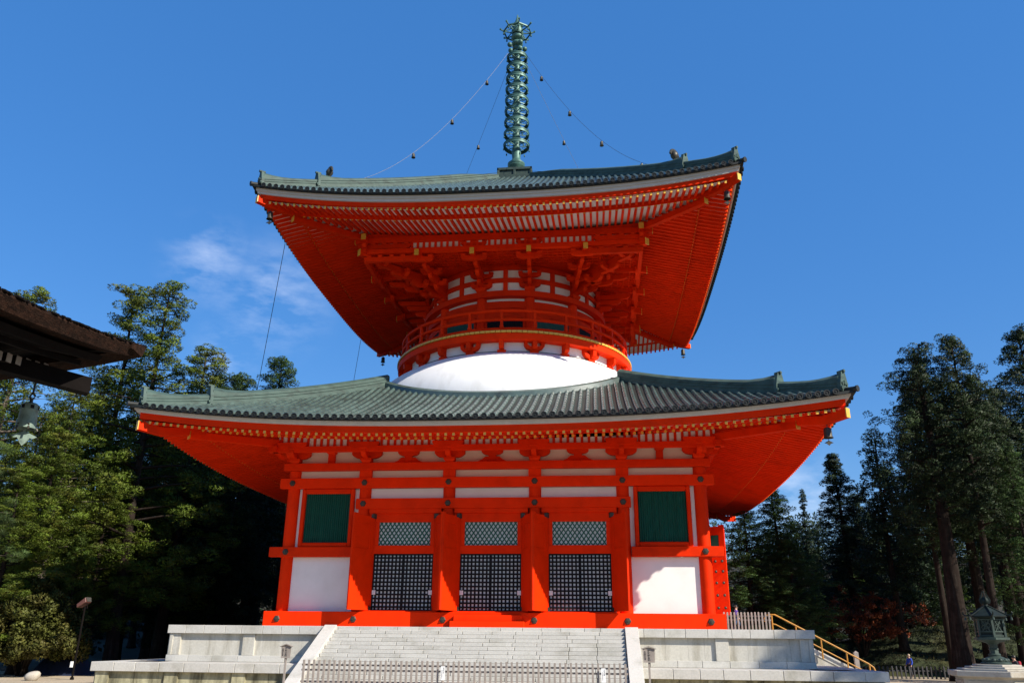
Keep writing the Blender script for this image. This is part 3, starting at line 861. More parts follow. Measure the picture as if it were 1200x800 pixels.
# --- dome, drum, balcony
DA, DB, DZ = 11.05, 5.15, 13.76
mb = MB(); mb.lathe([(DA * math.cos(t), DZ + DB * math.sin(t)) for t in [i * .5 * PI / 26 for i in range(-4, 20)]], 96)
mb.build('plaster_dome', M['dome'], pag, smooth=60)
mb = MB(); n = 192; secs = []
for i in range(n + 1):
    t = 2 * PI * i / n; cx_, sy_ = abs(math.cos(t)), abs(math.sin(t)); pr = []
    for (r, dz) in ((10.86, -.2), (10.86, .30), (11.02, .36), (11.22, .30), (11.24, -.2)):
        v = r * max(cx_, sy_); u = r * min(cx_, sy_); pr.append((r * math.cos(t), r * math.sin(t), zsl(u, v) + dz))
    secs.append(pr)
mb.loft(secs, close=False, caps=False); mb.build('dome_curb', M['tile'], pag, smooth=30)
mb = MB(); mb.lathe([(8.05, 16.6), (8.05, 18.0)], 96); mb.build('balcony_wall', M['plaster'], pag, smooth=60)
mb = MB(); mb.ringbox(7.9, 8.16, 17.2, 17.29, 120); mb.build('dome_rim', M['iron'], pag, smooth=30)
mb = MB(); mb.ringbox(6.4, 8.72, 17.93, 18.36, 144); mb.build('balcony_deck', R_, pag, smooth=30)
mb = MB()
for i in range(156):
    a = 2 * PI * (i + .04) / 156; b = 2 * PI * (i + .93) / 156
    mb.hexa([(r * math.cos(t), r * math.sin(t), z) for z in (18.40, 18.53) for (r, t) in ((8.55, a), (8.80, a), (8.80, b), (8.55, b))])
mb.build('gilt_band', M['gold'], pag)
mb = MB(); mb.ringbox(6.4, 8.60, 18.54, 18.64, 144); mb.build('balcony_rim', R_, pag, smooth=30)
mb = MB()
for (z, r) in ((18.74, .12), (19.42, .11), (20.06, .125)):
    mb.tube([(8.42 * math.cos(2 * PI * i / 120), 8.42 * math.sin(2 * PI * i / 120), z) for i in range(121)], r, 8, caps=False)
rail = mb.build('balcony_rail', R_, pag, smooth=50)
for i in range(24):
    t = 2 * PI * i / 24 - PI / 2
    mb = MB(lambda p, t=t: (p[0] * math.cos(t) - p[1] * math.sin(t), p[0] * math.sin(t) + p[1] * math.cos(t), p[2]))
    mb.box((8.34, -.09, 18.64), (8.50, .09, 19.98)); mb.box((8.31, -.13, 18.86), (8.53, .13, 18.95))
    mb.build('rail_post', R_, rail)
    # supports below the balcony, every other one with arms
    mb = MB(lambda p, t=t: (p[0] * math.cos(t) - p[1] * math.sin(t), p[0] * math.sin(t) + p[1] * math.cos(t), p[2]))
    mb.box((8.0, -.28, 17.10), (8.34, .28, 17.34))
    mb.loft([[(8.02, s, 17.34), (8.45, s, 17.37), (8.62, s, 17.52), (8.66, s, 17.92), (8.02, s, 17.92)] for s in (-.15, .15)])
    br = mb.build('balcony_bracket', R_, pag)
    if i % 2:
        aa = MB()
        for sg in (-1, 1):
            prof = [(0, 17.34), (.35, 17.36), (.55, 17.46), (.68, 17.64), (.70, 17.92), (.45, 17.92), (.45, 17.72), (.3, 17.62), (0, 17.62)]
            secs = []
            for r in (8.06, 8.36):
                secs.append([(r * math.cos(t + sg * s / 8.3), r * math.sin(t + sg * s / 8.3), z) for s, z in prof])
            aa.loft(secs)
        aa.build('bracket_arm', R_, br)

DR = 6.42
mb = MB(); mb.lathe([(DR, 18.3), (DR, 24.9)], 96); mb.build('drum_wall', M['plaster'], pag, smooth=60)
def ring(name, z0, z1, r1, r0=6.3): mb = MB(); mb.ringbox(r0, r1, z0, z1, 120); return mb.build(name, R_, pag, smooth=30)
ring('drum_beam', 18.65, 19.1, 6.62); ring('drum_beam', 20.40, 20.66, 6.60); ring('drum_band', 20.66, 20.98, 6.45); ring('drum_beam', 20.98, 21.50, 6.66); ring('drum_beam', 21.78, 22.20, 6.95)
ring('drum_beam', 23.00, 23.30, 6.60); ring('drum_beam', 23.95, 24.25, 6.62)
for i in range(12):
    t0 = 2 * PI * (i + .5) / 12 - PI / 2
    tf = lambda p, t=t0: (p[0] * math.cos(t) - p[1] * math.sin(t), p[0] * math.sin(t) + p[1] * math.cos(t), p[2])
    mb = MB(); x, y, _ = tf((6.45, 0, 0)); mb.lathe([(.36, 18.4), (.36, 21.78)], 16, (x, y, 0)); mb.build('drum_column', R_, pag, smooth=40)
    # panel between columns, alternately green slatted window and red door
    t1 = 2 * PI * i / 12 - PI / 2
    tp = lambda p, t=t1: (p[1] * -math.sin(t) + p[0] * math.cos(t), p[0] * math.sin(t) + p[1] * math.cos(t), p[2])
    w = 1.24
    fr = MB(tp)
    for lo, hi in (((6.30, -w - .16, 19.1), (6.55, -w, 20.395)), ((6.30, w, 19.1), (6.55, w + .16, 20.395)), ((6.30, -w, 20.28), (6.55, w, 20.395)), ((6.30, -w, 19.1), (6.55, w, 19.25))): fr.box(lo, hi)
    f = fr.build('drum_window' if i % 2 else 'drum_door', R_, pag)
    pn = MB(tp); pn.box((6.30, -w, 19.25), (6.47, w, 20.28))
    for q in range(20): pn.box((6.472, -w + .02 + q * .123, 19.252), (6.50, -w + .10 + q * .123, 20.278))
    pn.build('slat_panel', M['green'] if i % 2 else M['black'], f)
    # short struts in the plaster between the rings
    mb = MB(tp); mb.box((6.38, -.16, 22.2), (6.56, .16, 23.0)); mb.box((6.38, -.16, 23.3), (6.56, .16, 23.95)); mb.build('strut', R_, pag)

# --- bracket sets under the upper eave
def upper_bracket(T, scale=1.0, straight=True, u_arm=1.72):
    S = scale
    mb = MB(T)
    mb.taper((0, 6.62 * 1.0), 22.21, 22.34, .24, .24, .36, .36); mb.box((-.36, 6.26, 22.34), (.36, 6.98, 22.52))
    steps = [(6.62 + (x - 6.62) * S, z) for x, z in ((7.35, 22.52), (8.02, 23.0), (8.70, 23.42))]
    for (v, z) in steps:
        mb.prism_vz(nose(6.3, v + .28, z, z + .34), -.13, .13)
    body = mb.build('bracket_set', R_, pag)
    # two stacked wall arms in the plane of the drum
    arms = [(6.60, 22.56, 1.5), (6.62, 23.34, 1.6), (6.62 + (9.30 - 6.62) * S, 23.52, u_arm), (6.62 + (9.36 - 6.62) * S, 24.46, u_arm + .05)]
    for (v, z, ln) in arms:
        a = MB(T); pr = [(x, z + y) for x, y in boat(ln, .32)]
        a.prism_uz(pr, v - .13, v + .13)
        for s in (-ln * .42, 0, ln * .42): masu(a, s, v, z + .325, .16, .14)
        a.build('bracket_arm', R_, body)
    # sloping tail rafter with gilt end
    v1 = 6.62 + (10.02 - 6.62) * S
    tr_ = MB(T); tr_.hexa([(-.14, 6.4, 24.42), (.14, 6.4, 24.42), (.14, v1, 23.68), (-.14, v1, 23.68), (-.14, 6.4, 24.86), (.14, 6.4, 24.86), (.14, v1, 24.10), (-.14, v1, 24.10)])
    o = tr_.build('tail_rafter', R_, body)
    gc = MB(T); gc.box((-.15, v1 + .002, 23.67), (.15, v1 + .035, 24.11)); gc.build('gilt_cap', M['gold'], o)

for k in (0, 1, 3):
    for s in (-1, 1):
        upper_bracket(lambda p, k=k, s=s: SP(k, p[0] + s * (1.70 + (p[1] - 6.5) * .06), p[1] - .18, p[2]))
    # arms that run straight out beside each corner
    for s in (-1, 1):
        T = lambda p, k=k, s=s: SP(k, p[0] + s * (4.75 + (p[1] - 5.0) * .19), p[1], p[2])
        mb = MB(T)
        for (v, z) in ((6.4, 22.75), (7.5, 23.1), (8.6, 23.42)): mb.prism_vz(nose(4.8, v, z, z + .34), -.13, .13)
        b = mb.build('bracket_set', R_, pag)
        for (v, z, ln) in ((6.1, 23.1, 1.4), (7.2, 23.45, 1.5), (9.2, 23.52, 1.7)):
            a = MB(T); a.prism_uz([(x, z + y) for x, y in boat(ln, .32)], v - .13, v + .13)
            for q in (-ln * .42, 0, ln * .42): masu(a, q, v, z + .325, .16, .14)
            a.build('bracket_arm', R_, b)
        tr_ = MB(T); tr_.hexa([(-.14, 5.0, 24.62), (.14, 5.0, 24.62), (.14, 9.86, 23.72), (-.14, 9.86, 23.72), (-.14, 5.0, 25.0), (.14, 5.0, 25.0), (.14, 9.86, 24.14), (-.14, 9.86, 24.14)])
        o = tr_.build('tail_rafter', R_, b)
        gc = MB(T); gc.box((-.15, 9.862, 23.71), (.15, 9.895, 24.15)); gc.build('gilt_cap', M['gold'], o)
    # long shared arms near the corners, in rising tiers
    T = side(k)
    for s in (-1, 1):
        for (v, z, a0, a1) in ((9.36, 24.46, 6.2, 9.9), (9.30, 23.55, 5.6, 9.4)):
            c = s * (a0 + a1) / 2; ln = a1 - a0
            a = MB(T); a.prism_uz([(c - ln / 2, z + .34), (c - ln / 2, z + .22), (c - ln / 2 + .12, z + .06), (c - ln / 2 + .3, z), (c + ln / 2 - .3, z), (c + ln / 2 - .12, z + .06), (c + ln / 2, z + .22), (c + ln / 2, z + .34)], v - .13, v + .13)
            for q in range(5): masu(a, c - ln * .42 + ln * .84 * q / 4, v, z + .345, .16, .13)
            a.build('bracket_arm', R_, pag)
    # continuous tie under the purlin, white slats between, coffered ceiling behind
    mb = MB(T); mb.box((-9.75, 9.20, 24.11), (9.75, 9.50, 24.43)); mb.build('eave_tie', R_, pag)
    mb = MB(T); mb.box((-9.1, 9.24, 24.43), (9.1, 9.28, 24.92), 0)
    for i in range(-22, 23): mb.box((i * .41 - .085, 9.281, 24.431), (i * .41 + .085, 9.34, 24.919), 1)
    mb.build('slatted_frieze', [M['plaster'], R_], pag)
    mb = MB(T)
    for i in range(7): mb.box((-9.2, 6.6 + i * .42, 24.20), (9.2, 6.66 + i * .42, 24.28))
    for i in range(-26, 27): mb.box((i * .34 - .03, 6.6, 24.21), (i * .34 + .03, 9.2, 24.275))
    mb.build('coffer_lattice', R_, pag)
mb = MB(); mb.box((-9.24, -9.24, 24.30), (9.24, 9.24, 24.36)); mb.build('eave_ceiling', R_, pag)
# diagonal corner sets
s2 = math.sqrt(.5)
for (sx, sy) in ((1, -1), (-1, -1), (1, 1), (-1, 1)):
    def T(p, sx=sx, sy=sy): # v along the diagonal, u across it
        return ((sx * p[1] - sy * p[0]) * s2, (sy * p[1] + sx * p[0]) * s2, p[2])
    mb = MB(T)
    mb.taper((0, 6.62), 22.21, 22.34, .24, .24, .36, .36); mb.box((-.36, 6.26, 22.34), (.36, 6.98, 22.52))
    for (v, z) in ((7.9, 22.52), (9.5, 22.9), (11.1, 23.25), (12.4, 23.6)): mb.prism_vz(nose(6.3, v, z, z + .36), -.15, .15)
    b = mb.build('bracket_set', R_, pag)
    t1 = MB(T); t1.hexa([(-.16, 6.4, 24.5), (.16, 6.4, 24.5), (.16, 13.70, 23.92), (-.16, 13.70, 23.92), (-.16, 6.4, 24.9), (.16, 6.4, 24.9), (.16, 13.70, 24.36), (-.16, 13.70, 24.36)])
    o = t1.build('tail_rafter', R_, b); gc = MB(T); gc.box((-.17, 13.702, 23.91), (.17, 13.74, 24.37)); gc.build('gilt_cap', M['gold'], o)
    for (v, z) in ((8.6, 22.9), (10.2, 23.3), (11.8, 23.68)):
        a = MB(T); a.prism_uz([(x, z + y) for x, y in boat(1.5, .32)], v - .13, v + .13)
        for q in (-.6, .6): masu(a, q, v, z + .325, .16, .14)
        a.build('bracket_arm', R_, b)

# --- spire
BZ = M['spire']
mb = MB(); mb.lathe([(.30, 36.3), (.26, 47.8), (.22, 51.2), (.001, 51.3)], 14); spire = mb.build('spire', BZ, pag, smooth=40)
mb = MB(); mb.box((-1.3, -1.3, 34.35), (1.3, 1.3, 35.50))
for k in range(4):
    mb.T = side(k)
    mb.box((-1.42, 1.302, 35.34), (1.42, 1.42, 35.56)); mb.box((-1.42, 1.302, 34.40), (1.42, 1.42, 34.88))
    for u in (-1.33, 0, 1.33): mb.box((u - .09, 1.302, 34.882), (u + .09, 1.40, 35.338))
mb.T = None; mb.box((-1.40, -1.40, 35.50), (1.40, 1.40, 35.555))
mb.build('dew_basin', M['bronze_pale'], spire, bevel=.01)
mb = MB(); mb.lathe([(.78, 35.50), (.74, 35.66), (.58, 35.82), (.48, 36.05), (.50, 36.15), (.66, 36.28), (.72, 36.42), (.66, 36.5), (.72, 36.58), (.72, 36.72), (.50, 36.85), (.34, 37.2), (.40, 37.9)], 28)
mb.build('inverted_bowl', BZ, spire, smooth=50)
for i in range(9):
    z = 38.5 + i * 1.13; r = 1.06 - i * .024
    mb = MB(); mb.lathe([(r - .03, z - .20), (r + .02, z - .20), (r + .03, z - .02), (r + .06, z - .01), (r + .06, z + .05), (r - .16, z + .06), (r - .16, z + .02), (r - .02, z - .01), (r - .03, z - .20)], 40)
    for q in range(8):
        t = 2 * PI * q / 8 + .2 + i * .1
        mb.beam((.26 * math.cos(t), .26 * math.sin(t), z - .02), ((r - .05) * math.cos(t), (r - .05) * math.sin(t), z - .02), .045, .07)
        t2 = t + PI / 8; c = (r * .66 * math.cos(t2), r * .66 * math.sin(t2), z - .02)
        mb.tube([(c[0] + .14 * math.cos(a), c[1] + .14 * math.sin(a), c[2]) for a in [j * PI / 4 for j in range(9)]], .018, 4, caps=False)
        mb.lathe([(.06, -.50), (.05, -.36), (.02, -.30)], 6, ((r + .02) * math.cos(t), (r + .02) * math.sin(t), z))
    mb.lathe([(.30, z - .62), (.36, z - .52), (.36, z - .30), (.30, z - .18)], 16)
    mb.build('spire_ring', BZ, spire, smooth=40)
mb = MB()
for z, r in ((48.0, .5), (48.55, .42), (49.05, .52), (49.75, .56)):
    mb.sphere((0, 0, z), r, 16, .62)
for z, r, n in ((48.15, .62, 4), (48.75, .72, 4)):
    for q in range(n):
        t = 2 * PI * q / n + .5; mb.sphere((r * math.cos(t), r * math.sin(t), z), .23, 8); mb.beam((.2 * math.cos(t), .2 * math.sin(t), z - .15), (r * math.cos(t), r * math.sin(t), z - .05), .07, .09)
mb.lathe([(.45, 50.1), (.55, 50.35), (.38, 50.9), (.5, 51.0), (.5, 51.08), (.28, 51.2), (.22, 51.5), (.1, 51.9), (.03, 52.3), (.001, 52.3)], 16)
mb.build('jewel_finial', BZ, spire, smooth=50)
mb = MB(); K8 = 8; pts = [(1.22 * math.cos(2 * PI * q / K8 + .2), 1.22 * math.sin(2 * PI * q / K8 + .2), 50.35) for q in range(K8)]
for q in range(K8):
    mb.beam(pts[q], pts[(q + 1) % K8], .10, .10)
    a = Vector(pts[q]); d = Vector((a.x, a.y, 0)).normalized()
    mb.beam((0, 0, 50.15), a, .08, .08); mb.beam((0, 0, 51.0), a, .06, .06); mb.beam(a, a + d * .28 + Vector((0, 0, .16)), .09, .09)
    mb.sphere(tuple(a + d * .3 + Vector((0, 0, .2))), .10, 6)
    mb.lathe([(.07, -.36), (.06, -.14), (.02, -.06)], 6, tuple(a))
mb.build('crown_wheel', BZ, spire, smooth=30)
# ------------------------------------------------------------------ picture-point helper (used only to find where real things stand)
CAMP = Vector((6.0746, -58.0864, -0.5464))
def ray(px, py): return _F + _R * ((px - 600) / 950.19) - _U * ((py - 400) / 950.19)
def atD(px, py, D): return CAMP + ray(px, py) * D
def onZ(px, py, z): d = ray(px, py); return CAMP + d * ((z - CAMP.z) / d.z)
def onX(px, py, x): d = ray(px, py); return CAMP + d * ((x - CAMP.x) / d.x)

# ------------------------------------------------------------------ things on and around the pagoda
def wind_bell(loc, label, s=1.0, ground=False):
    r = empty('wind_bell', loc, label, 'bell', 'wind bells under the roof corners')
    x, y, z = loc
    mb = MB(); mb.lathe([(.02, -.02), (.02, -.14), (.13 * s, -.17), (.17 * s, -.25), (.18 * s, -.62), (.22 * s, -.68), (.19 * s, -.68), (.13 * s, -.3), (.001, -.26)], 12, loc); mb.build('bell_body', M['iron'], r, smooth=40)
    mb = MB(); mb.tube([(x, y, z - .3), (x, y, z - .95)], .015, 5); mb.prism_uz([(x - .22, z - .92), (x, z - .80), (x + .22, z - .92), (x + .1, z - .96), (x, z - 1.06), (x - .1, z - .96)], y - .015, y + .015); mb.build('clapper', M['iron'], r)
wind_bell((-14.25, -14.25, 25.10), 'dark wind bell hanging under the left front corner of the upper roof')
wind_bell((14.25, -14.25, 25.10), 'dark wind bell hanging under the right front corner of the upper roof')
wind_bell((14.25, 14.25, 25.15), 'small dark wind bell hanging under the far right tip of the upper roof')
wind_bell((-14.25, 14.25, 25.15), 'small dark wind bell under the far upper roof tip left of the balcony')
wind_bell((17.45, -17.45, 9.65), 'black wind bell hanging under the right front corner of the lower roof', 1.15)

def chain(sx, sy, sag, label, mt):
    a = Vector((sx * .72, sy * .72, 47.55)); b = Vector((sx * 11.2, sy * 11.2, 28.75))
    r = empty('bell_chain', a, label, 'chain', 'chains from the spire to the roof ridges')
    pts = []
    for i in range(41):
        t = i / 40; p = a.lerp(b, t); p.z -= 4 * sag * t * (1 - t) * (0.8 + .4 * t); pts.append(p)
    mb = MB(); mb.tube(pts, .013, 5); mb.build('chain_line', mt, r)
    for t in (.17, .38, .62, .86) if sag > 1.5 else (.3, .6, .93):
        p = pts[int(t * 40)]
        mb = MB(); mb.lathe([(.02, 0), (.02, -.10), (.11, -.13), (.13, -.40), (.16, -.45), (.001, -.45)], 8, p); mb.build('bell', M['iron'], r, smooth=40)
    mb = MB(); q = pts[-1]
    mb.tube([q, q + Vector((0, 0, -.95))], .05, 6); mb.build('anchor', M['iron'], r)
    # round finial fixed to the ridge where the chain ends
    return r
chain(-1, -1, 2.6, 'pale sagging chain with small bells from the spire to the left front ridge', M['chainmat'])
chain(1, -1, 2.4, 'dark sagging chain with small bells from the spire to the right front ridge', M['wire'])
chain(-1, 1, .6, 'thin taut chain running from the spire down to the far left ridge', M['wire'])
chain(1, 1, .6, 'thin pale chain running from the spire down to the far right ridge', M['chainmat'])
for sx in (-1, 1):
    d = 11.62; z = zsu(d, d)
    r = empty('ridge_jewel', (sx * d, -d, z + .68), 'brown flaming jewel ornament standing on the %s front ridge of the upper roof' % ('left' if sx < 0 else 'right'), 'ornament')
    mb = MB(); mb.lathe([(.18, .0), (.22, .12), (.12, .22), (.30, .42), (.36, .62), (.28, .82), (.12, .98), (.001, 1.1)], 14, r.location); mb.build('jewel', M['iron'], r, smooth=50)
    mb = MB()
    for q in range(9):
        t = PI * (q + .5) / 9 ; c = r.location + Vector((.52 * math.cos(t) * s2, .52 * math.cos(t) * s2 * sx, .58 + .45 * math.sin(t)))
        mb.sphere(tuple(c), .13, 6, 1.3)
    mb.build('flames', M['iron'], r, smooth=50); r.scale = (.72, .72, .8)

def cable(p, q, label):
    r = empty('cable', p, label, 'cable'); p = Vector(p); q = Vector(q)
    mb = MB(); mb.tube([p.lerp(q, t / 16) - Vector((0, 0, 2.2 * (t / 16) * (1 - t / 16))) for t in range(17)], .022, 4); mb.build('cable_line', M['wire'], r)
cable((-15.05, -9.63, 25.1), (-27.5, 13.0, 0.5), 'long thin dark cable dropping from the upper left eave, farther from the balcony')
cable((-15.05, 9.34, 25.2), (-21.5, 21.0, 1.0), 'thin dark cable dropping from the upper left eave, nearer to the balcony')

# ------------------------------------------------------------------ fences, notices, rails
def picket_fence(name, p0, p1, zbase, h, n, w, rails, label, cat, mat, cap=0.0, group=None):
    p0 = Vector(p0); p1 = Vector(p1); d = (p1 - p0).normalized(); s = Vector((d.y, -d.x, 0))
    r = empty(name, (p0.x, p0.y, zbase), label, cat, group)
    # one picket mesh shared by all
    mb = MB(); x, y = p0.x, p0.y
    a = d * (w / 2); t = s * (w * .4)
    def q(sa, st, z): v = p0 + a * sa + t * st; return (v.x, v.y, zbase + z)
    mb.hexa([q(-1, -1, 0), q(1, -1, 0), q(1, 1, 0), q(-1, 1, 0), q(-1, -1, h), q(1, -1, h), q(1, 1, h), q(-1, 1, h)])
    if cap: mb.add([q(-1, -1, h), q(1, -1, h), q(1, 1, h), q(-1, 1, h), q(0, 0, h + cap)], [(0, 1, 4), (1, 2, 4), (2, 3, 4), (3, 0, 4)])
    o = mb.build('picket', mat, r)
    for i in range(1, n):
        c = o.copy(); COL.objects.link(c); c.parent = r; c.location = (p1 - p0) * (i / (n - 1)); c.location.z += rnd.uniform(-.012, .012)
    for z in rails:
        m2 = MB(); k = s * -(w * .4 + .028)
        m2.beam(p0 - d * .1 + k + Vector((0, 0, zbase + z)), p1 + d * .1 + k + Vector((0, 0, zbase + z)), .05, .075); m2.build('rail', mat, r)
    return r
fr_ = picket_fence('wooden_fence', (-6.62, -22.0, 0), (6.98, -22.0, 0), GZ, 1.36, 62, .085, (1.16, .96, .50), 'long low fence of weathered pickets across the foot of the central stairs', 'fence', M['wood'])
picket_fence('wooden_fence', (12.75, -10.2, 0), (15.15, -10.2, 0), ZT, .96, 14, .085, (.78, .58), 'short grey brown picket fence on the platform beside the open red door', 'fence', M['wood'], .03)
a = atD(985, 793, 54.5); b = atD(1118, 795, 55.5)
picket_fence('wooden_fence', (a.x, a.y, 0), (b.x, b.y, 0), GZ, .78, 27, .09, (.52,), 'dark low picket fence along the foot of the grassy mound', 'fence', M['fence_grey'], .05)

def brush_column(mb, x, y, z1, z0, w, n):
    """a column of brush written characters: each a few short strokes"""
    h = (z1 - z0) / n
    for i in range(n):
        zc = z1 - (i + .5) * h
        for j in range(rnd.choice((3, 4, 5))):
            if rnd.random() < .55: mb.box((x - w * rnd.uniform(.25, .5), y, zc + h * rnd.uniform(-.4, .3)), (x + w * rnd.uniform(.2, .5), y + .004, 0), 0) if False else None
            zz = zc + h * rnd.uniform(-.38, .34)
            if j % 2: mb.box((x - w * rnd.uniform(.3, .5), y, zz), (x + w * rnd.uniform(.3, .5), y + .004, zz + h * .11))
            else:
                xx = x + w * rnd.uniform(-.35, .3); mb.box((xx, y - .001, zc - h * .38), (xx + w * .13, y + .003, zc + h * .38))
def notice(x, label):
    r = empty('notice', (x, -22.12, -1.55), label, 'notice', 'white notices on the stair fence')
    mb = MB(); mb.box((x - .09, -22.135, -2.12), (x + .09, -22.115, -1.58)); mb.build('notice_sheet', M['white'], r)
    mb = MB(); brush_column(mb, x + .035, -22.14, -1.62, -1.86, .05, 5); brush_column(mb, x - .035, -22.14, -1.72, -2.05, .03, 7)
    mb.build('writing', M['ink'], r)
notice(-.575, 'small white notice with black writing hung near the middle of the low stair fence')
notice(6.08, 'small white notice with black writing hung at the right end of the low stair fence')

def signboard(x, y, zt, w, h, label, zg=GZ):
    r = empty('signboard', (x, y, zg), label, 'sign')
    mb = MB(); mb.box((x - .04, y - .03, zg), (x + .04, y + .03, zt - h * .1)); mb.build('post', M['wood'], r)
    mb = MB(); mb.prism_uz([(x - w / 2, zt - h), (x + w / 2, zt - h), (x + w / 2 + .02, zt - .10), (x, zt - .03), (x - w / 2 - .02, zt - .10)], y - .065, y - .035); mb.build('board', M['wood'], r)
    mb = MB()
    for s in (-1, 1): mb.beam((x, y - .05, zt), (x + s * (w / 2 + .07), y - .05, zt - .10), .16, .03, up=(0, 0, 1))
    mb.build('board_roof', M['wood'], r)
    mb = MB(); brush_column(mb, x + .0, y - .071, zt - .13, zt - h + .05, .12, 5); brush_column(mb, x - w * .34, y - .071, zt - .17, zt - h + .08, .07, 7)
    mb.build('writing', M['ink'], r)
signboard(-7.44, -22.0, -.78, .40, .56, 'brown roofed signboard with brush writing on a post left of the stairs')
signboard(7.95, -22.0, -.72, .46, .62, 'brown roofed signboard with brush writing on a post right of the stairs')

r = empty('handrail', (15.6, -7.95, ZT), 'ochre tubular handrail running down the side stairs behind the platform', 'handrail')
Y0 = -7.95; sl = .53
def zr(x): return .98 - max(0, x - 15.9) * sl
mb = MB(); mb.tube([(15.30, Y0, .60), (15.32, Y0, .80), (15.45, Y0, .94), (15.65, Y0, .98), (15.9, Y0, .98)] + [(x, Y0, zr(x)) for x in (17, 18, 19, 20, 20.7)] + [(20.95, Y0, zr(20.95) - .05), (21.05, Y0, zr(21.05) - .25)], .045, 8); mb.build('top_rail', M['yellow'], r, smooth=60)
mb = MB(); mb.tube([(15.75, Y0, .48), (15.9, Y0, .45)] + [(x, Y0, zr(x) - .52) for x in (17, 18, 19, 20, 20.8)], .035, 8); mb.build('middle_rail', M['yellow'], r, smooth=60)
for x in (15.72, 17.0, 18.3, 19.6, 20.75):
    mb = MB(); mb.tube([(x, Y0, zr(x) - .02), (x, Y0, ZT if x < 16 else max(GZ, zr(x) - 1.05))], .04, 8); mb.build('post', M['yellow'], r, smooth=60)
p = atD(1006, 790, 47)
r = empty('wooden_post', (p.x, p.y, GZ), 'short grey post standing behind the ochre handrail', 'post')
mb = MB(); mb.box((p.x - .12, p.y - .12, GZ), (p.x + .12, p.y + .12, -1.02)); mb.taper((p.x, p.y), -1.02, -.93, .12, .12, .03, .03); mb.build('shaft', M['wood'], r)

# lamp post, stone, tarpaulin on the left
p = onZ(84, 796, GZ)
r = empty('flood_lamp', p, 'thin dark pole carrying a brown box lamp left of the terrace', 'lamp post')
d = (p - CAMP).length * .93
top = 4.05
mb = MB(); mb.lathe([(.10, 0), (.10, .12), (.055, .14), (.05, top - .3)], 10, p); mb.build('pole', M['wood_dark'], r, smooth=40)
mb = MB(); mb.hexa([(p.x - .32, p.y - .26, p.z + top - .38), (p.x + .16, p.y - .26, p.z + top - .08), (p.x + .16, p.y + .26, p.z + top - .08), (p.x - .32, p.y + .26, p.z + top - .38),
                    (p.x - .36, p.y - .26, p.z + top - .20), (p.x + .10, p.y - .26, p.z + top + .18), (p.x + .10, p.y + .26, p.z + top + .18), (p.x - .36, p.y + .26, p.z + top - .20)]); mb.build('lamp_head', M['brownmetal'], r, bevel=.02)
mb = MB(); mb.hexa([(p.x + .165, p.y - .14, p.z + top - .05), (p.x + .18, p.y - .14, p.z + top - .04), (p.x + .18, p.y + .24, p.z + top - .04), (p.x + .165, p.y + .24, p.z + top - .05),
                    (p.x + .105, p.y - .24, p.z + top + .17), (p.x + .125, p.y - .24, p.z + top + .18), (p.x + .125, p.y + .24, p.z + top + .18), (p.x + .105, p.y + .24, p.z + top + .17)]); mb.build('lamp_glass', M['wood_grey'], r)
mb = MB(); mb.tube([(p.x - .12, p.y, p.z + top - .45), (p.x, p.y, p.z + top - .52), (p.x + .14, p.y, p.z + top - .4), (p.x + .1, p.y, p.z + top - .15)], .03, 6); mb.build('bracket', M['wood_dark'], r)
mb = MB(); mb.box((p.x - .20, p.y - .10, p.z + .62), (p.x - .055, p.y + .10, p.z + .92)); mb.build('switch_box', M['white'], r, bevel=.01)
p = onZ(37, 797, GZ)
r = empty('boulder', p, 'pale rounded stone on the gravel in front of the shrub', 'stone')
mb = MB(); mb.sphere((p.x, p.y, p.z + .20), .34, 14, .9); mb.v = [(x + .05 * math.sin(7 * z + 3 * y), y + .05 * math.sin(5 * x), max(GZ - .02, z + .04 * math.sin(6 * x + 4 * y))) for x, y, z in mb.v]; mb.build('stone_body', M['stone_warm'], r, smooth=60)
p = onZ(45, 792, GZ)
r = empty('tarpaulin', p, 'dark blue tarpaulin draped over a low pile behind the shrub', 'tarpaulin')
mb = MB(); vs = []
for j in range(9):
    for i in range(17):
        x = p.x - 1.6 + i * .2; y = p.y + 1.0 + j * .3
        z = GZ + .95 * sst(0, .8, j * .3) * sst(0, .5, (16 - i) * .2) * sst(0, .5, i * .2) * (1 - .0 * j) * sst(-.1, .7, 2.4 - j * .3) + .06 * math.sin(i * 1.7 + j) * (j > 0)
        vs.append((x, y, z))
mb.add(vs, [(j * 17 + i, j * 17 + i + 1, (j + 1) * 17 + i + 1, (j + 1) * 17 + i) for j in range(8) for i in range(16)]); mb.build('sheet', M['tarp'], r, smooth=60)

# ------------------------------------------------------------------ bronze lantern on its stone base
LX, LY, LZ = 19.66, -26.2, -1.16
LS = .87
lan = empty('bronze_lantern', (LX, LY, LZ), 'tall green bronze lantern with upturned hexagonal roof on a stepped stone base', 'lantern')
A0 = math.atan2(CAMP.y - LY, CAMP.x - LX) + .22
def hexring(r, z, n=6, a0=None): a0 = A0 if a0 is None else a0; return [(LX + r * math.cos(a0 + 2 * PI * i / n), LY + r * math.sin(a0 + 2 * PI * i / n), LZ + z) for i in range(n)]
def hexloft(prof, n=6, a0=None): mb = MB(); mb.loft([hexring(r, z, n, a0) for r, z in prof]); return mb
base = empty('lantern_base', (LX, LY, GZ), 'stepped hexagonal stone base under the bronze lantern', 'pedestal')
hexloft([(1.55, GZ - LZ), (1.55, GZ - LZ + .25), (1.45, GZ - LZ + .25), (1.42, -.44), (1.66, -.38), (1.66, -.205)]).build('pedestal', M['stone_warm'], base, bevel=.015)
for r_, z0, z1 in ((1.34, -.203, -.138), (1.06, -.136, -.071), (.80, -.069, -.004)): hexloft([(r_, z0), (r_ * .985, z1)]).build('step', M['stone_warm'], base, bevel=.01)
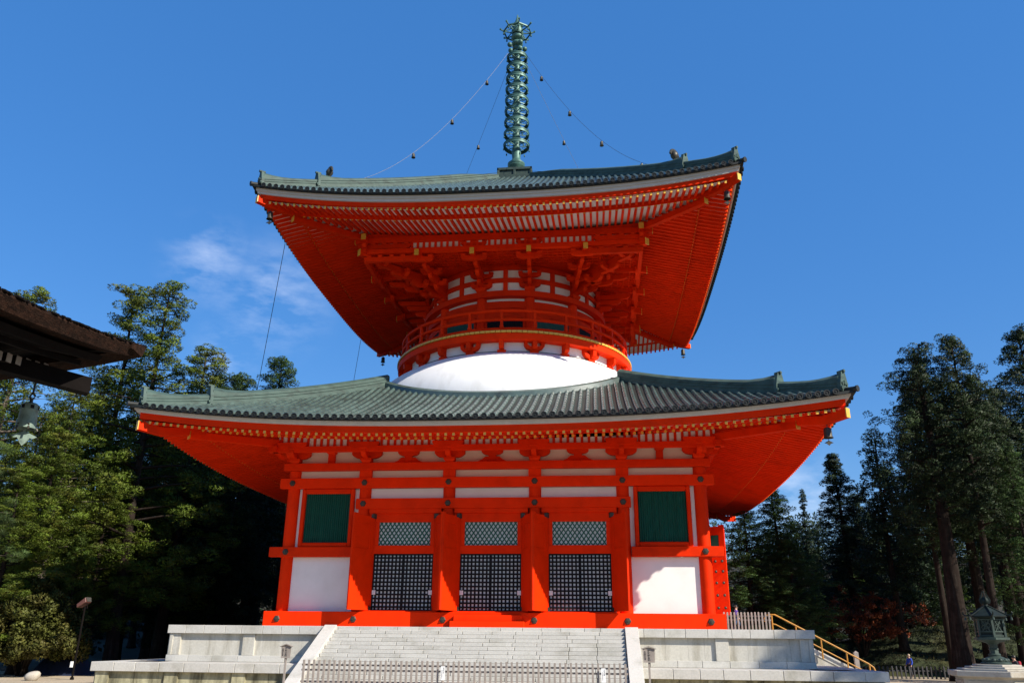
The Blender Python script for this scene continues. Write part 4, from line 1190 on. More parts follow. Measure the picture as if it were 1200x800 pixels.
for i in range(6):   # sunk panels on each face of the pedestal
    t = A0 + 2 * PI * (i + .5) / 6; c = Vector((math.cos(t), math.sin(t), 0)); s_ = Vector((-c.y, c.x, 0)); q = Vector((LX, LY, LZ)) + c * 1.235
    mb = MB()
    for (a_, b_, z0, z1) in ((-.58, .58, -.58, -.52), (-.58, -.52, -1.3, -.58), (.52, .58, -1.3, -.58)):
        P_ = [q + s_ * a_, q + s_ * b_, q + s_ * b_ + c * .03, q + s_ * a_ + c * .03]
        mb.hexa([(v.x, v.y, LZ + z0) for v in P_] + [(v.x, v.y, LZ + z1) for v in P_])
    mb.build('panel_moulding', M['stone_warm'], base)
mb = MB(); mb.lathe([(.62, .0), (.62, .06), (.52, .10), (.55, .16), (.40, .24), (.24, .30), (.26, .36), (.22, .40)], 24, (LX, LY, LZ)); mb.build('lotus_foot', M['bronze_pale'], lan, smooth=30)
for i in range(12):
    t = 2 * PI * i / 12; mb = MB(); mb.sphere((LX + .48 * math.cos(t), LY + .48 * math.sin(t), LZ + .15), .10, 6, .8); mb.build('lotus_petal', M['bronze_pale'], lan, smooth=60)
hexloft([(.20, .38), (.185, .52), (.215, .56), (.185, .60), (.20, .74), (.30, .80), (.52, .86), (.70, .90), (.76, .92), (.76, 1.0), (.66, 1.01)]).build('stem', M['bronze_pale'], lan)
hexloft([(.55, 1.012), (.53, 1.72)]).build('firebox', M['bronze'], lan)
for i in range(6):
    a_, b_ = hexring(.60, 1.015)[i], hexring(.58, 1.72)[i]
    mb = MB(); mb.beam(a_, b_, .09, .09, up=(1, 0, 0)); mb.build('corner_post', M['bronze_pale'], lan)
    p0, p1 = Vector(hexring(.57, 0)[i]), Vector(hexring(.57, 0)[(i + 1) % 6]); u = (p1 - p0).normalized(); c = Vector((u.y, -u.x, 0)); 
    if c.dot(p0 - Vector((LX, LY, LZ))) < 0: c = -c
    m0 = (p0 + p1) / 2
    mb = MB()
    for z_ in (1.06, 1.22, 1.68): mb.beam(p0 + c * .0 + Vector((0, 0, z_)), p1 + Vector((0, 0, z_)), .05, .05)
    for q in range(5):      # openwork arabesque
        cc = m0 + u * (.16 * (-1 if q % 2 else 1)) * (.4 + .2 * (q % 3)) + Vector((0, 0, 1.30 + q * .08)); rr = .075
        mb.tube([cc + u * (rr * math.cos(j * PI / 4)) + Vector((0, 0, rr * math.sin(j * PI / 4))) for j in range(9)], .018, 4, caps=False)
    mb.beam(m0 + Vector((0, 0, 1.22)) - u * .17, m0 + Vector((0, 0, 1.68)) + u * .17, .03, .03, up=c); mb.beam(m0 + Vector((0, 0, 1.22)) + u * .17, m0 + Vector((0, 0, 1.68)) - u * .17, .03, .03, up=c)
    mb.build('openwork_panel', M['bronze_pale'], lan)
hexloft([(.66, 1.722), (.84, 1.79), (.84, 1.82), (.60, 1.94), (.36, 2.06), (.16, 2.16), (.08, 2.20)]).build('lantern_roof', M['bronze'], lan)
for i in range(6):
    t = A0 + 2 * PI * i / 6; d = Vector((math.cos(t), math.sin(t), 0)); q = Vector((LX, LY, LZ))
    mb = MB(); mb.tube([q + d * .10 + Vector((0, 0, 2.21)), q + d * .36 + Vector((0, 0, 2.075)), q + d * .62 + Vector((0, 0, 1.945)), q + d * .84 + Vector((0, 0, 1.84)), q + d * .98 + Vector((0, 0, 1.85)), q + d * 1.06 + Vector((0, 0, 1.93)), q + d * 1.02 + Vector((0, 0, 1.98))], .03, 6); mb.build('roof_scroll', M['bronze'], lan, smooth=60)
    mb = MB(); c = q + d * .97 + Vector((0, 0, 1.82)); mb.lathe([(.012, 0), (.012, -.05), (.045, -.07), (.055, -.16), (.001, -.16)], 8, c); mb.build('bell', M['bronze_pale'], lan, smooth=40)
mb = MB(); mb.lathe([(.07, 2.18), (.10, 2.22), (.06, 2.27), (.14, 2.34), (.17, 2.41), (.13, 2.50), (.05, 2.58), (.001, 2.63)], 14, (LX, LY, LZ))
mb.build('finial', M['bronze'], lan, smooth=50)
for q in range(4):
    t = A0 + q * PI / 2; d = Vector((math.cos(t), math.sin(t), 0)); o = Vector((LX, LY, LZ)); n_ = Vector((-d.y, d.x, 0)) * .012
    pr = [(.14, 2.26), (.22, 2.34), (.25, 2.44), (.17, 2.60), (.04, 2.80), (.08, 2.60), (.15, 2.46), (.10, 2.34)]
    mb = MB(); mb.loft([[o + d * r_ + n_ * s_ + Vector((0, 0, z_)) for r_, z_ in pr] for s_ in (-1, 1)]); mb.build('flame', M['bronze'], lan)

lan.scale = (.77, .77, LS)
# ------------------------------------------------------------------ neighbouring hall: bark roof corner, rafters, beam, bell
HX, HY = -2.7, -43.88
hall = empty('temple_hall', (HX - 4, HY - 8, GZ), 'dark old timber hall whose bark roofed eave juts in at the left edge', 'hall')
def etop(y):  # eave line: rises towards the corner
    t = HY - y; return 4.82 - .185 * t + .0145 * t * t if t < 6.4 else 4.23
def ebot(y): return etop(y) - .31 + .02 * max(0, 1 - (HY - y))
NY = 60; ys = [HY - 14.5 * (i / NY) ** 1.3 for i in range(NY + 1)]
def hz(dx, t):     # height of the bark surface dx in from one eave and t from the other
    m = max(dx, t); return (4.82 - .185 * m + .0145 * m * m if m < 6.4 else 4.23) + .10 * min(dx, t)
mb = MB(); secs = []; dark = []
for y in ys:
    zt, zb = etop(y), ebot(y); t = HY - y
    secs.append([(HX - .42, y, zb + .10), (HX - .12, y, zb + .05), (HX - .02, y, zt - .06), (HX - .05, y, zt), (HX - .5, y, hz(.5, t)), (HX - .5, y, zb + .10)])
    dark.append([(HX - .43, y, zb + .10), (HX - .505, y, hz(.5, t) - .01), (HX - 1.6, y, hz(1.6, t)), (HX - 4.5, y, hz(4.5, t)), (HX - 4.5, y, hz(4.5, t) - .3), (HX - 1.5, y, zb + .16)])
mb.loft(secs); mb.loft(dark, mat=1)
# shaggy broken edge of bark strips, coloured dark as its shadow line
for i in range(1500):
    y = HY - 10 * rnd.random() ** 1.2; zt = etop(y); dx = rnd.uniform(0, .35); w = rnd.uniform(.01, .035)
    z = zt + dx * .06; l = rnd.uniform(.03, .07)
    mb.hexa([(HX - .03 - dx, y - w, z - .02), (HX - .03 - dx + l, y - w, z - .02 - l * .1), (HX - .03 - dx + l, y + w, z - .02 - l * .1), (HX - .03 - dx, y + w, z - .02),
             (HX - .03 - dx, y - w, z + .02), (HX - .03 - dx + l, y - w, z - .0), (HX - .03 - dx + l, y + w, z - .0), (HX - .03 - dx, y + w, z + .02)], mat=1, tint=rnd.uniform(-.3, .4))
# the other eave, turning the corner
secs = []
for i in range(14):
    x = HX - 4.5 * i / 13; t = -(x - HX)
    zt = 4.82 - .185 * t + .0145 * t * t; zb = zt - .31
    secs.append([(x, HY - .42, zb + .10), (x, HY - .12, zb + .05), (x, HY - .02, zt - .06), (x, HY - .05, zt), (x, HY - .5, hz(t, .5)), (x, HY - .5, zb + .10)])
mb.loft(secs)
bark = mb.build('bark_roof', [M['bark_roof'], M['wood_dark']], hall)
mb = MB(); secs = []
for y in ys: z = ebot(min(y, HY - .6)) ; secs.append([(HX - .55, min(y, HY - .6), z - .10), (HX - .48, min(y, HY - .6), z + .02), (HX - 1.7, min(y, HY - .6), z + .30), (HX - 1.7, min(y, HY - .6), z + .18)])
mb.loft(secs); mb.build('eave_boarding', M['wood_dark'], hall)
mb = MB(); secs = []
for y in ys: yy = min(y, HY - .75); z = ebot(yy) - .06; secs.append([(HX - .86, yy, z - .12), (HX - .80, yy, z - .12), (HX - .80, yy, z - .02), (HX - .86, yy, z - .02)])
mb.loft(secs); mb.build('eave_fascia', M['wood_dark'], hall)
y = HY - .95; i = 0
while y > HY - 12:
    z = ebot(y) - .30
    mb = MB(); mb.hexa([(HX - 4.0, y - .06, z + .18), (HX - 1.34, y - .06, z - .02), (HX - 1.34, y + .06, z - .02), (HX - 4.0, y + .06, z + .18), (HX - 4.0, y - .06, z + .33), (HX - 1.34, y - .06, z + .13), (HX - 1.34, y + .06, z + .13), (HX - 4.0, y + .06, z + .33)])
    rf = mb.build('rafter', M['wood_dark'], hall)
    mb = MB(); mb.box((HX - 1.337, y - .062, z - .022), (HX - 1.325, y + .062, z + .132)); mb.build('rafter_end', M['wood'], rf)
    y -= .235
def hp(d, off, z): return (HX - d - off * s2, HY - d + off * s2, z)
mb = MB(); mb.loft([[hp(d, -.13, z), hp(d, .13, z), hp(d, .13, z + .30), hp(d, -.13, z + .30)] for d, z in ((.62, 3.66), (1.6, 3.80), (3.6, 4.1))]); mb.build('corner_beam', M['wood_dark'], hall)
mb = MB(); mb.box((HX - 3.2, HY - 13, 3.55), (HX - 2.9, HY - 2.2, 3.9)); mb.box((HX - 9, HY - 3.2, 3.55), (HX - 2.9, HY - 2.9, 3.9)); mb.build('wall_plate', M['wood_dark'], hall)
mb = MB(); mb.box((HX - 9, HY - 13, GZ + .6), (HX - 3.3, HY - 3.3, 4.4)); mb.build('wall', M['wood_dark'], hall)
for (x, y) in ((HX - 3.05, HY - 3.05), (HX - 3.05, HY - 6.5), (HX - 3.05, HY - 10), (HX - 6.5, HY - 3.05)):
    mb = MB(); mb.lathe([(.2, 0), (.2, 3.55 - GZ)], 12, (x, y, GZ)); mb.build('column', M['wood_dark'], hall, smooth=40)
mb = MB(); mb.box((HX - 9.5, HY - 13.5, GZ + .005), (HX - 2.6, HY - 2.6, GZ + .6)); mb.build('stone_plinth', M['stone_warm'], hall)

bp = atD(36, 474, 15.2)
bell = empty('bronze_bell', bp, 'green bronze eave bell hanging from the dark corner beam at the left edge', 'bell')
x, y, z = bp
mb = MB(); mb.tube([(x, y, z + .02), (x, y, z + .12)], .03, 6); mb.tube([(x + .05 * math.cos(t), y, z + .16 + .05 * math.sin(t)) for t in [i * PI / 5 for i in range(11)]], .018, 6, caps=False); mb.tube([(x, y, z + .2), (x, y, z + .42)], .02, 6); mb.build('hook', M['iron'], bell, smooth=60)
mb = MB(); mb.lathe([(.001, .03), (.10, .025), (.145, -.005), (.15, -.02), (.152, -.10), (.158, -.105), (.150, -.12), (.162, -.33), (.170, -.335), (.172, -.36), (.176, -.46), (.16, -.46), (.14, -.36), (.13, -.05), (.001, -.02)], 28, (x, y, z)); bb = mb.build('bell_body', M['bell_bronze'], bell, smooth=35)
for q in range(6):
    t = 2 * PI * q / 6 + .35; d = Vector((math.cos(t), math.sin(t), 0)); n_ = Vector((-d.y, d.x, 0))
    mb = MB(); c = Vector(bp) + d * .148; 
    mb.hexa([tuple(c + n_ * a_ + d * b_ + Vector((0, 0, z_))) for z_ in (-.095, -.03) for a_, b_ in ((-.03, 0), (.03, 0), (.03, .008), (-.03, .008))]); mb.build('window', M['black'], bb)
    mb = MB(); c = Vector(bp) + d * .176; mb.sphere(tuple(c + Vector((0, 0, -.40))), .018, 6); mb.tube([c + Vector((0, 0, -.44)), c + d * .03 + Vector((0, 0, -.50))], .02, 5); mb.build('lug', M['iron'], bb)
mb = MB(); mb.tube([(x, y, z - .1), (x, y, z - .52)], .012, 5); cl = [(-.22, -.60), (-.10, -.55), (0, -.50), (.10, -.55), (.22, -.60), (.16, -.64), (.10, -.63), (.05, -.72), (0, -.78), (-.05, -.72), (-.10, -.63), (-.16, -.64)]
mb.loft([[(x + a_ * .85, y + a_ * .5 + b_, z + c_) for a_, c_ in cl] for b_ in (-.008, .008)]); mb.build('clapper', M['bell_bronze'], bell)

# ------------------------------------------------------------------ people
def skin_mesh(name, verts, edges, radii, mat, parent, sub=2, root=0):
    me = bpy.data.meshes.new(name); me.from_pydata(verts, edges, []); o = bpy.data.objects.new(name, me); COL.objects.link(o); o.parent = parent
    me.materials.append(mat)
    sk = o.modifiers.new('skin', 'SKIN'); sk.use_smooth_shade = True
    for i, r in enumerate(radii):
        r = (r, r) if not isinstance(r, tuple) else r
        me.skin_vertices[0].data[i].radius = r
    me.skin_vertices[0].data[root].use_root = True
    s = o.modifiers.new('sub', 'SUBSURF'); s.levels = sub; s.render_levels = sub
    return o
def person(loc, rz, h, top, legs, hair, label, hat=None, bag=None):
    r = empty('person', loc, label, 'person'); r.rotation_euler.z = rz; s = h / 1.7
    V = [(0, 0, .95), (0, 0, 1.15), (0, -.01, 1.36), (0, -.01, 1.46), (0, -.03, 1.56), (0, -.045, 1.63),
         (.17, 0, 1.37), (.24, .03, 1.12), (.25, -.10, .90), (-.17, 0, 1.37), (-.24, -.02, 1.12), (-.24, -.17, .92),
         (.09, 0, .90), (.11, -.12, .50), (.11, -.02, .10), (.11, -.14, .04), (-.09, 0, .90), (-.11, .10, .50), (-.11, .22, .12), (-.11, .12, .04)]
    # hands with fingers
    E = [(0, 1), (1, 2), (2, 3), (3, 4), (4, 5), (2, 6), (6, 7), (7, 8), (2, 9), (9, 10), (10, 11), (0, 12), (12, 13), (13, 14), (14, 15), (0, 16), (16, 17), (17, 18), (18, 19)]
    Rr = [.13, .125, .12, .055, .085, .08, .06, .045, .034, .06, .045, .034, .09, .065, .042, .04, .09, .065, .042, .04]
    for base in (8, 11):
        x, y, z = V[base]; k = len(V); V.append((x, y - .03, z - .07)); E.append((base, k)); Rr.append(.036)
        for q in range(4):
            V.append((x + (q - 1.5) * .021, y - .045, z - .135 + .008 * abs(q - 1.4))); E.append((k, len(V) - 1)); Rr.append(.0095)
        V.append((x, y - .085, z - .09)); E.append((k, len(V) - 1)); Rr.append(.011)
    V = [(a * s, b * s, c * s) for a, b, c in V]; Rr = [q * s for q in Rr]
    body = skin_mesh('body', V, E, Rr, M['skin'], r)
    def sub(idx, edges, grow, name, mat):
        m_ = {v: i for i, v in enumerate(idx)}
        skin_mesh(name, [V[i] for i in idx], [(m_[a], m_[b]) for a, b in edges], [Rr[i] + grow * s for i in idx], mat, r)
    sub([0, 1, 2, 6, 7, 8, 9, 10, 11], [(0, 1), (1, 2), (2, 6), (6, 7), (7, 8), (2, 9), (9, 10), (10, 11)], .022, 'jacket', top)
    sub([0, 12, 13, 14, 16, 17, 18], [(0, 12), (12, 13), (13, 14), (0, 16), (16, 17), (17, 18)], .018, 'trousers', legs)
    sub([14, 15], [(14, 15)], .012, 'shoe', M['cloth_dark']); sub([18, 19], [(18, 19)], .012, 'shoe', M['cloth_dark'])
    mb = MB(); c = (0, -.02 * s, 1.625 * s)
    mb.lathe([(.001, .105 * s), (.06 * s, .095 * s), (.095 * s, .05 * s), (.105 * s, 0), (.10 * s, -.05 * s), (.085 * s, -.06 * s)], 14, (c[0], c[1] + .012 * s, c[2]))
    me = mb.build('hat' if hat else 'hair', hat or hair, None, smooth=60); me.parent = r
    mb = MB(); mb.sphere((0, -.135 * s, 1.585 * s), .016 * s, 6); 
    o = mb.build('nose', M['skin'], None, smooth=60); o.parent = r
    for q in (-1, 1):
        mb = MB(); mb.sphere((q * .034 * s, -.122 * s, 1.61 * s), .011 * s, 6); o = mb.build('eye', M['ink'], None); o.parent = r
    if bag:
        mb = MB(); mb.box((-.15 * s, .14 * s, 1.0 * s), (.15 * s, .30 * s, 1.40 * s)); o = mb.build('backpack', bag, None, bevel=.04); o.parent = r
    return r
p = atD(1068, 789, 57.5)
person((p.x, p.y, GZ), -1.2, 1.55, M['cloth_blue'], M['cloth_dark'], M['hair'], 'person in a bright blue jacket walking behind the dark picket fence', hat=M['cloth_beige'])
p = atD(1191, 785, 46)
person((p.x, p.y, GZ), -1.5, 1.66, M['cloth_dark'], M['cloth_dark'], M['hair'], 'person in dark clothes with a red backpack walking behind the lantern base', bag=M['cloth_red'])
person((13.55, -9.3, ZT), 1.2, 1.36, M['cloth_purple'], M['cloth_jeans'], M['hair'], 'person in a purple top standing behind the short platform fence')
# ------------------------------------------------------------------ trees
def leaf_mesh(name, mats, clumps, per, ll, lw, rng, up=.35, mat=0, flat=.85, shell=.74):
    """clumps: (x, y, z, radius, tint); every clump is a tuft of long narrow leaf faces pointing outwards"""
    C_ = np.array(clumps, dtype=np.float64); n = len(C_)
    vol = np.clip((C_[:, 3] / np.mean(C_[:, 3])) ** 2, .3, 3.0)
    cnt = np.maximum(6, (per * vol).astype(int)); idx = np.repeat(np.arange(n), cnt); m = len(idx)
    d = rng.normal(size=(m, 3)); d[:, 2] += up * .6; d /= np.linalg.norm(d, axis=1)[:, None]
    r = C_[idx, 3] * (shell + (1 - shell) * rng.random(m) ** .5)
    pos = C_[idx, :3] + d * r[:, None] * np.array([1, 1, flat])
    ax = d + rng.normal(size=(m, 3)) * .55; ax[:, 2] += up; ax /= np.linalg.norm(ax, axis=1)[:, None]
    sd = np.cross(ax, rng.normal(size=(m, 3))); sd /= np.linalg.norm(sd, axis=1)[:, None] + 1e-9
    L_ = ll * (.6 + .8 * rng.random(m)); W_ = lw * (.6 + .8 * rng.random(m))
    a = pos - ax * (L_ * .5)[:, None]; tip = pos + ax * (L_ * .5)[:, None]; mid = pos + ax * (L_ * .05)[:, None]
    # the face looks outwards, and the soft normals follow the round tuft
    nrm = np.cross(sd, ax); fl = (nrm * d).sum(1) < 0; sd[fl] *= -1
    V = np.empty((m, 4, 3)); V[:, 0] = a; V[:, 1] = mid + sd * (W_ * .5)[:, None]; V[:, 2] = tip; V[:, 3] = mid - sd * (W_ * .5)[:, None]
    me = bpy.data.meshes.new(name)
    me.vertices.add(m * 4); me.vertices.foreach_set('co', V.reshape(-1))
    me.loops.add(m * 4); me.loops.foreach_set('vertex_index', np.arange(m * 4, dtype=np.int32))
    me.polygons.add(m); me.polygons.foreach_set('loop_start', np.arange(0, m * 4, 4, dtype=np.int32))
    for mm in mats: me.materials.append(mm)
    at = me.attributes.new('tint', 'FLOAT', 'FACE')
    at.data.foreach_set('value', (C_[idx, 4] + rng.normal(size=m) * .10).astype(np.float32))
    me.update(calc_edges=True); me.validate()
    me.shade_smooth()
    nv = d * np.array([1, 1, 1.25]) + ax * .25 + rng.normal(size=(m, 3)) * .22; nv /= np.linalg.norm(nv, axis=1)[:, None]
    me.normals_split_custom_set_from_vertices(np.repeat(nv, 4, axis=0).tolist())
    return me

def make_tree(kind, seed, H=30.0):
    """returns (trunk mesh builder, crown mesh) of a tree H metres tall standing at the origin"""
    rg = random.Random(seed); rng = np.random.default_rng(seed)
    P_ = dict(
        cedar=dict(base=.15, R=4.0, limbs=84, n=7, cr=.50, per=125, ll=.17, lw=.052, droop=-.10, rise=.30, prof=lambda t: (.55 + .5 * math.sin(PI * min(1, t * 1.15 + .15))) * (1 - .62 * t ** 2.2), mat='leaf_pine', tr=.31),
        cedar2=dict(base=.17, R=4.0, limbs=96, n=8, cr=.54, per=105, ll=.19, lw=.06, droop=-.15, rise=.26, prof=lambda t: (.7 + .3 * math.sin(PI * t)) * (1 - .70 * t ** 1.8), mat='leaf_cedar', tr=.36),
        dark=dict(base=.25, R=4.0, limbs=64, n=4, cr=.85, per=80, ll=.36, lw=.11, droop=-.15, rise=.25, prof=lambda t: (.8 + .2 * math.sin(PI * t)) * (1 - .68 * t ** 1.6), mat='leaf_dark', tr=.42),
        tallbare=dict(base=.42, R=4.0, limbs=70, n=8, cr=.54, per=105, ll=.19, lw=.06, droop=-.15, rise=.26, prof=lambda t: (.75 + .3 * math.sin(PI * t)) * (1 - .70 * t ** 1.8), mat='leaf_cedar', tr=.36),
        bigbare=dict(base=.45, R=4.6, limbs=64, n=8, cr=.56, per=105, ll=.19, lw=.06, droop=-.15, rise=.26, prof=lambda t: (.75 + .3 * math.sin(PI * t)) * (1 - .70 * t ** 1.8), mat='leaf_cedar', tr=.78),
        fir=dict(base=.08, R=4.2, limbs=110, n=7, cr=.55, per=90, ll=.28, lw=.07, droop=-.22, rise=-.02, prof=lambda t: (1 - t) ** .85 + .03, mat='leaf_fir', tr=.36),
        spindly=dict(base=.25, R=1.15, limbs=60, n=4, cr=.32, per=50, ll=.32, lw=.08, droop=-.05, rise=.12, prof=lambda t: (1 - t) ** .7 * (.7 + .4 * math.sin(t * 22)) + .05, mat='leaf_fir', tr=.2),
        pine=dict(base=.35, R=5.2, limbs=34, n=6, cr=.66, per=220, ll=.45, lw=.028, droop=-.05, rise=.18, prof=lambda t: (.9 + .2 * math.sin(PI * t)) * (1 - .55 * t ** 2), mat='leaf_soft', tr=.30),
        broad=dict(base=.18, R=5.0, limbs=46, n=5, cr=.95, per=130, ll=.24, lw=.13, droop=.0, rise=.5, prof=lambda t: math.sin(PI * (.18 + .8 * t)) ** .7, mat='leaf_fresh', tr=.24),
    )[kind]
    tb = MB(); ph = rg.uniform(0, 6); bend = rg.uniform(.1, .45)
    def axis(t): return Vector((bend * math.sin(t * 3 + ph) - bend * math.sin(ph), bend * math.cos(t * 2.3 + ph) - bend * math.cos(ph), t * H))
    tr = P_['tr']
    tb.tube([axis(t) for t in (0, .015, .04, .1, .2, .3, .4, .5, .6, .7, .8, .9, .98)], [tr * 1.55, tr * 1.25, tr * 1.08] + [tr * (1 - .92 * t) for t in (.1, .2, .3, .4, .5, .6, .7, .8, .9, .985)], 10)
    clumps = []; ang = rg.uniform(0, 6)
    for i in range(P_['limbs']):
        t = (i + rg.uniform(-.4, .4)) / P_['limbs']; t = min(1, max(0, t))
        ang += 2.4 + rg.uniform(-.5, .5)
        th = P_['base'] + (1 - P_['base']) * t
        if t < .2 and rg.random() < .25: continue
        Lb = P_['R'] * P_['prof'](t) * rg.choice((.55, .8, .95, 1.05, 1.2))
        p0 = axis(th * .985); d = Vector((math.cos(ang), math.sin(ang), 0))
        def lp(q): return p0 + d * (Lb * q) + Vector((0, 0, Lb * (P_['rise'] * q + P_['droop'] * q * q * 2)))
        tb.tube([p0, lp(.35), lp(.7), lp(.95)], [.035 + .022 * Lb, .025 + .012 * Lb, .02, .01], 4, caps=False)
        tint = rg.gauss(0, .20)
        if rg.random() < .05: tint -= .35
        nn = max(2, int(P_['n'] * (.6 + .6 * Lb / P_['R'])))
        for j in range(nn):
            q = .35 + .68 * (j + rg.random() * .7) / nn
            c = lp(q) + Vector((rg.gauss(0, .16), rg.gauss(0, .16), rg.gauss(0, .24))) * (Lb * .45 + .3)
            clumps.append((c.x, c.y, c.z, P_['cr'] * rg.uniform(.55, 1.25) * (1.0 - .25 * t), tint + rg.gauss(0, .10)))
    p = axis(.985); clumps.append((p.x, p.y, H * .985, P_['cr'] * .7, 0)); clumps.append((p.x + .2, p.y, H * .95, P_['cr'] * .8, 0))
    crown = leaf_mesh(kind + '_crown', [M[P_['mat']]], clumps, P_['per'], P_['ll'], P_['lw'], rng)
    return tb, crown

PROTO = {}
def proto(kind, seed, trunkmat='trunk'):
    key = (kind, seed, trunkmat)
    if key not in PROTO:
        tb, crown = make_tree(kind, seed)
        me = bpy.data.meshes.new('trunk'); me.from_pydata(tb.v, [], tb.f); me.materials.append(M[trunkmat]); me.shade_smooth()
        PROTO[key] = (me, crown)
    return PROTO[key]
def plant(name, kind, seed, loc, h, rz, label, group=None, wide=1.0, trunkmat='trunk', cat='tree', leaf=None):
    tm, cm = proto(kind, seed, trunkmat)
    r = empty(name, loc, label, cat, group)
    r.rotation_euler.z = rz; s = h / 30.0; r.scale = (s * wide, s * wide, s)
    for nm, me in (('trunk', tm), ('crown', cm)):
        o = bpy.data.objects.new(nm, me); COL.objects.link(o); o.parent = r
        if leaf and nm == 'crown':
            o.material_slots[0].link = 'OBJECT'; o.material_slots[0].material = M[leaf]
    return r
def ground_at(x, y):
    return max(GZ, hill_z(x, y), mound_z(x, y))
def tree_top(px, py, D, name, kind, seed, label, group=None, wide=1.0, trunkmat='trunk', leaf=None, rz=None):
    """plant a tree whose top shows at the given place in the photograph, at distance D"""
    t = atD(px, py, D); z = ground_at(t.x, t.y)
    return plant(name, kind, seed, (t.x, t.y, z - .05), t.z - z, rnd.uniform(0, 6.28) if rz is None else rz, label, group, wide, trunkmat, leaf=leaf)

# left of the pagoda
GL = 'tall conifers left of the pagoda'
tree_top(40, 327, 64, 'cedar_tree', 'cedar', 1, 'tall conifer whose clumped top rises above the dark bark roof at the left edge', GL, 1.35, 'trunk_pale')
tree_top(150, 333, 68, 'cedar_tree', 'cedar', 2, 'tall conifer topping out just left of the tallest tree on the left', GL, 1.4)
tree_top(205, 322, 64, 'cedar_tree', 'cedar', 3, 'tallest sunlit conifer on the left with a loose clumped crown', GL, 1.45)
tree_top(238, 400, 70, 'cedar_tree', 'cedar', 4, 'lower olive green conifer at the right shoulder of the tallest left tree', GL, 1.7)
tree_top(262, 432, 76, 'cedar_tree', 'cedar', 2, 'short clumped conifer partly behind the left tip of the lower roof', GL, 1.5, leaf='leaf_mid')
tree_top(290, 432, 92, 'cedar_tree', 'cedar2', 5, 'distant round topped conifer peeping over the left slope of the lower roof', GL, 1.4, leaf='leaf_mid')
tree_top(320, 414, 96, 'cedar_tree', 'cedar2', 6, 'distant narrow conifer standing tallest above the left slope of the lower roof', GL, 1.3, leaf='leaf_mid')
tree_top(92, 452, 56, 'cedar_tree', 'cedar', 3, 'sunlit conifer with heavy yellow green clumps below the tip of the bark roof', GL, 1.55, 'trunk_pale')
tree_top(48, 478, 60, 'cedar_tree', 'cedar', 4, 'bushy conifer behind the hanging bronze bell', GL, 1.6, 'trunk_pale')
tree_top(140, 440, 66, 'cedar_tree', 'cedar', 1, 'dense conifer just left of the lower roof tip', GL, 1.5)
tree_top(185, 470, 74, 'cedar_tree', 'cedar2', 5, 'dark conifer under the left tip of the lower roof', GL, 1.4)
tree_top(5, 455, 68, 'cedar_tree', 'cedar', 2, 'conifer cut by the left edge below the bark roof', GL, 1.5)
p = atD(2, 500, 40)
plant('pine_tree', 'pine', 11, (p.x - 1.6, p.y, GZ), p.z - GZ + 1.2, .5, 'near pine with soft hazy green needles at the left edge beneath the bell', wide=1.35, trunkmat='trunk_pale')
p = atD(97, 640, 52)
plant('young_tree', 'broad', 12, (p.x, p.y, GZ), p.z - GZ + .9, 1.0, 'small bright fresh green tree in front of the dark trunks on the left', wide=1.05, cat='tree')
tree_top(72, 500, 54, 'cedar_tree', 'cedar', 3, 'low sunlit conifer between the bronze bell and the small fresh green tree', GL, 1.6)
tree_top(140, 520, 58, 'cedar_tree', 'cedar', 4, 'low sunlit conifer right of the small fresh green tree', GL, 1.6)
tree_top(22, 545, 50, 'cedar_tree', 'cedar', 2, 'low sunlit conifer above the big shrub at the left edge', GL, 2.0)
# the shaded wood behind, left
GD = 'shaded trees in the wood left of the pagoda'
k_ = 0
for (px, py, D) in ((215, 470, 84), (245, 462, 92), (272, 455, 100), (300, 462, 88), (330, 455, 98), (350, 470, 90), (228, 520, 78), (160, 480, 92), (120, 470, 96), (70, 470, 90), (20, 470, 88), (255, 500, 76), (285, 505, 72), (318, 505, 78), (195, 500, 88)):
    k_ += 1
    tree_top(px, py, D, 'forest_tree', ('dark', 'cedar2')[k_ % 2], 20 + k_ % 3, 'tall dim tree in the shaded wood between the left shrub and the pagoda', GD, 1.25)
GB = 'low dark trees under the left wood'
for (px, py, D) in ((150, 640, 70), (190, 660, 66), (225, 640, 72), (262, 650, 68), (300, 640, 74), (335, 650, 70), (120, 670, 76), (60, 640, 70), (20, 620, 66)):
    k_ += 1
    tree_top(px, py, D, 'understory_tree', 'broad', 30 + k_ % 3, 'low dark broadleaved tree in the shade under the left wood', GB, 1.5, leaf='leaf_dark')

# right of the pagoda
GR = 'tall conifers right of the pagoda'
tree_top(1103, 391, 58, 'cedar_tree', 'tallbare', 51, 'tallest complete conifer on the right with a ragged dark crown', GR, 1.12, leaf='leaf_cedar')
tree_top(1072, 428, 64, 'cedar_tree', 'tallbare', 50, 'dark slender conifer crowding the left side of the tallest right tree', GR, .95, leaf='leaf_cedar')
tree_top(1136, 436, 66, 'cedar_tree', 'tallbare', 52, 'dark slender conifer crowding the right side of the tallest right tree', GR, 1.3)
tree_top(1168, 452, 70, 'cedar_tree', 'tallbare', 52, 'dark conifer in the gap before the tree cut by the right edge', GR, 1.3, leaf='leaf_cedar')
tree_top(1199, 380, 68, 'cedar_tree', 'tallbare', 51, 'big dark conifer cut by the right edge of the picture', GR, 1.3, leaf='leaf_cedar')
tree_top(1062, 445, 62, 'cedar_tree', 'tallbare', 52, 'dark round shouldered conifer on the left flank of the tallest right tree', GR, 1.05)
tree_top(1022, 500, 68, 'cedar_tree', 'dark', 20, 'dark clumped conifer between the pointed fir and the tallest right tree', GR, 1.3)
tree_top(1150, 470, 62, 'cedar_tree', 'tallbare', 50, 'dark conifer filling the gap between the two largest right trees', GR, 1.6)
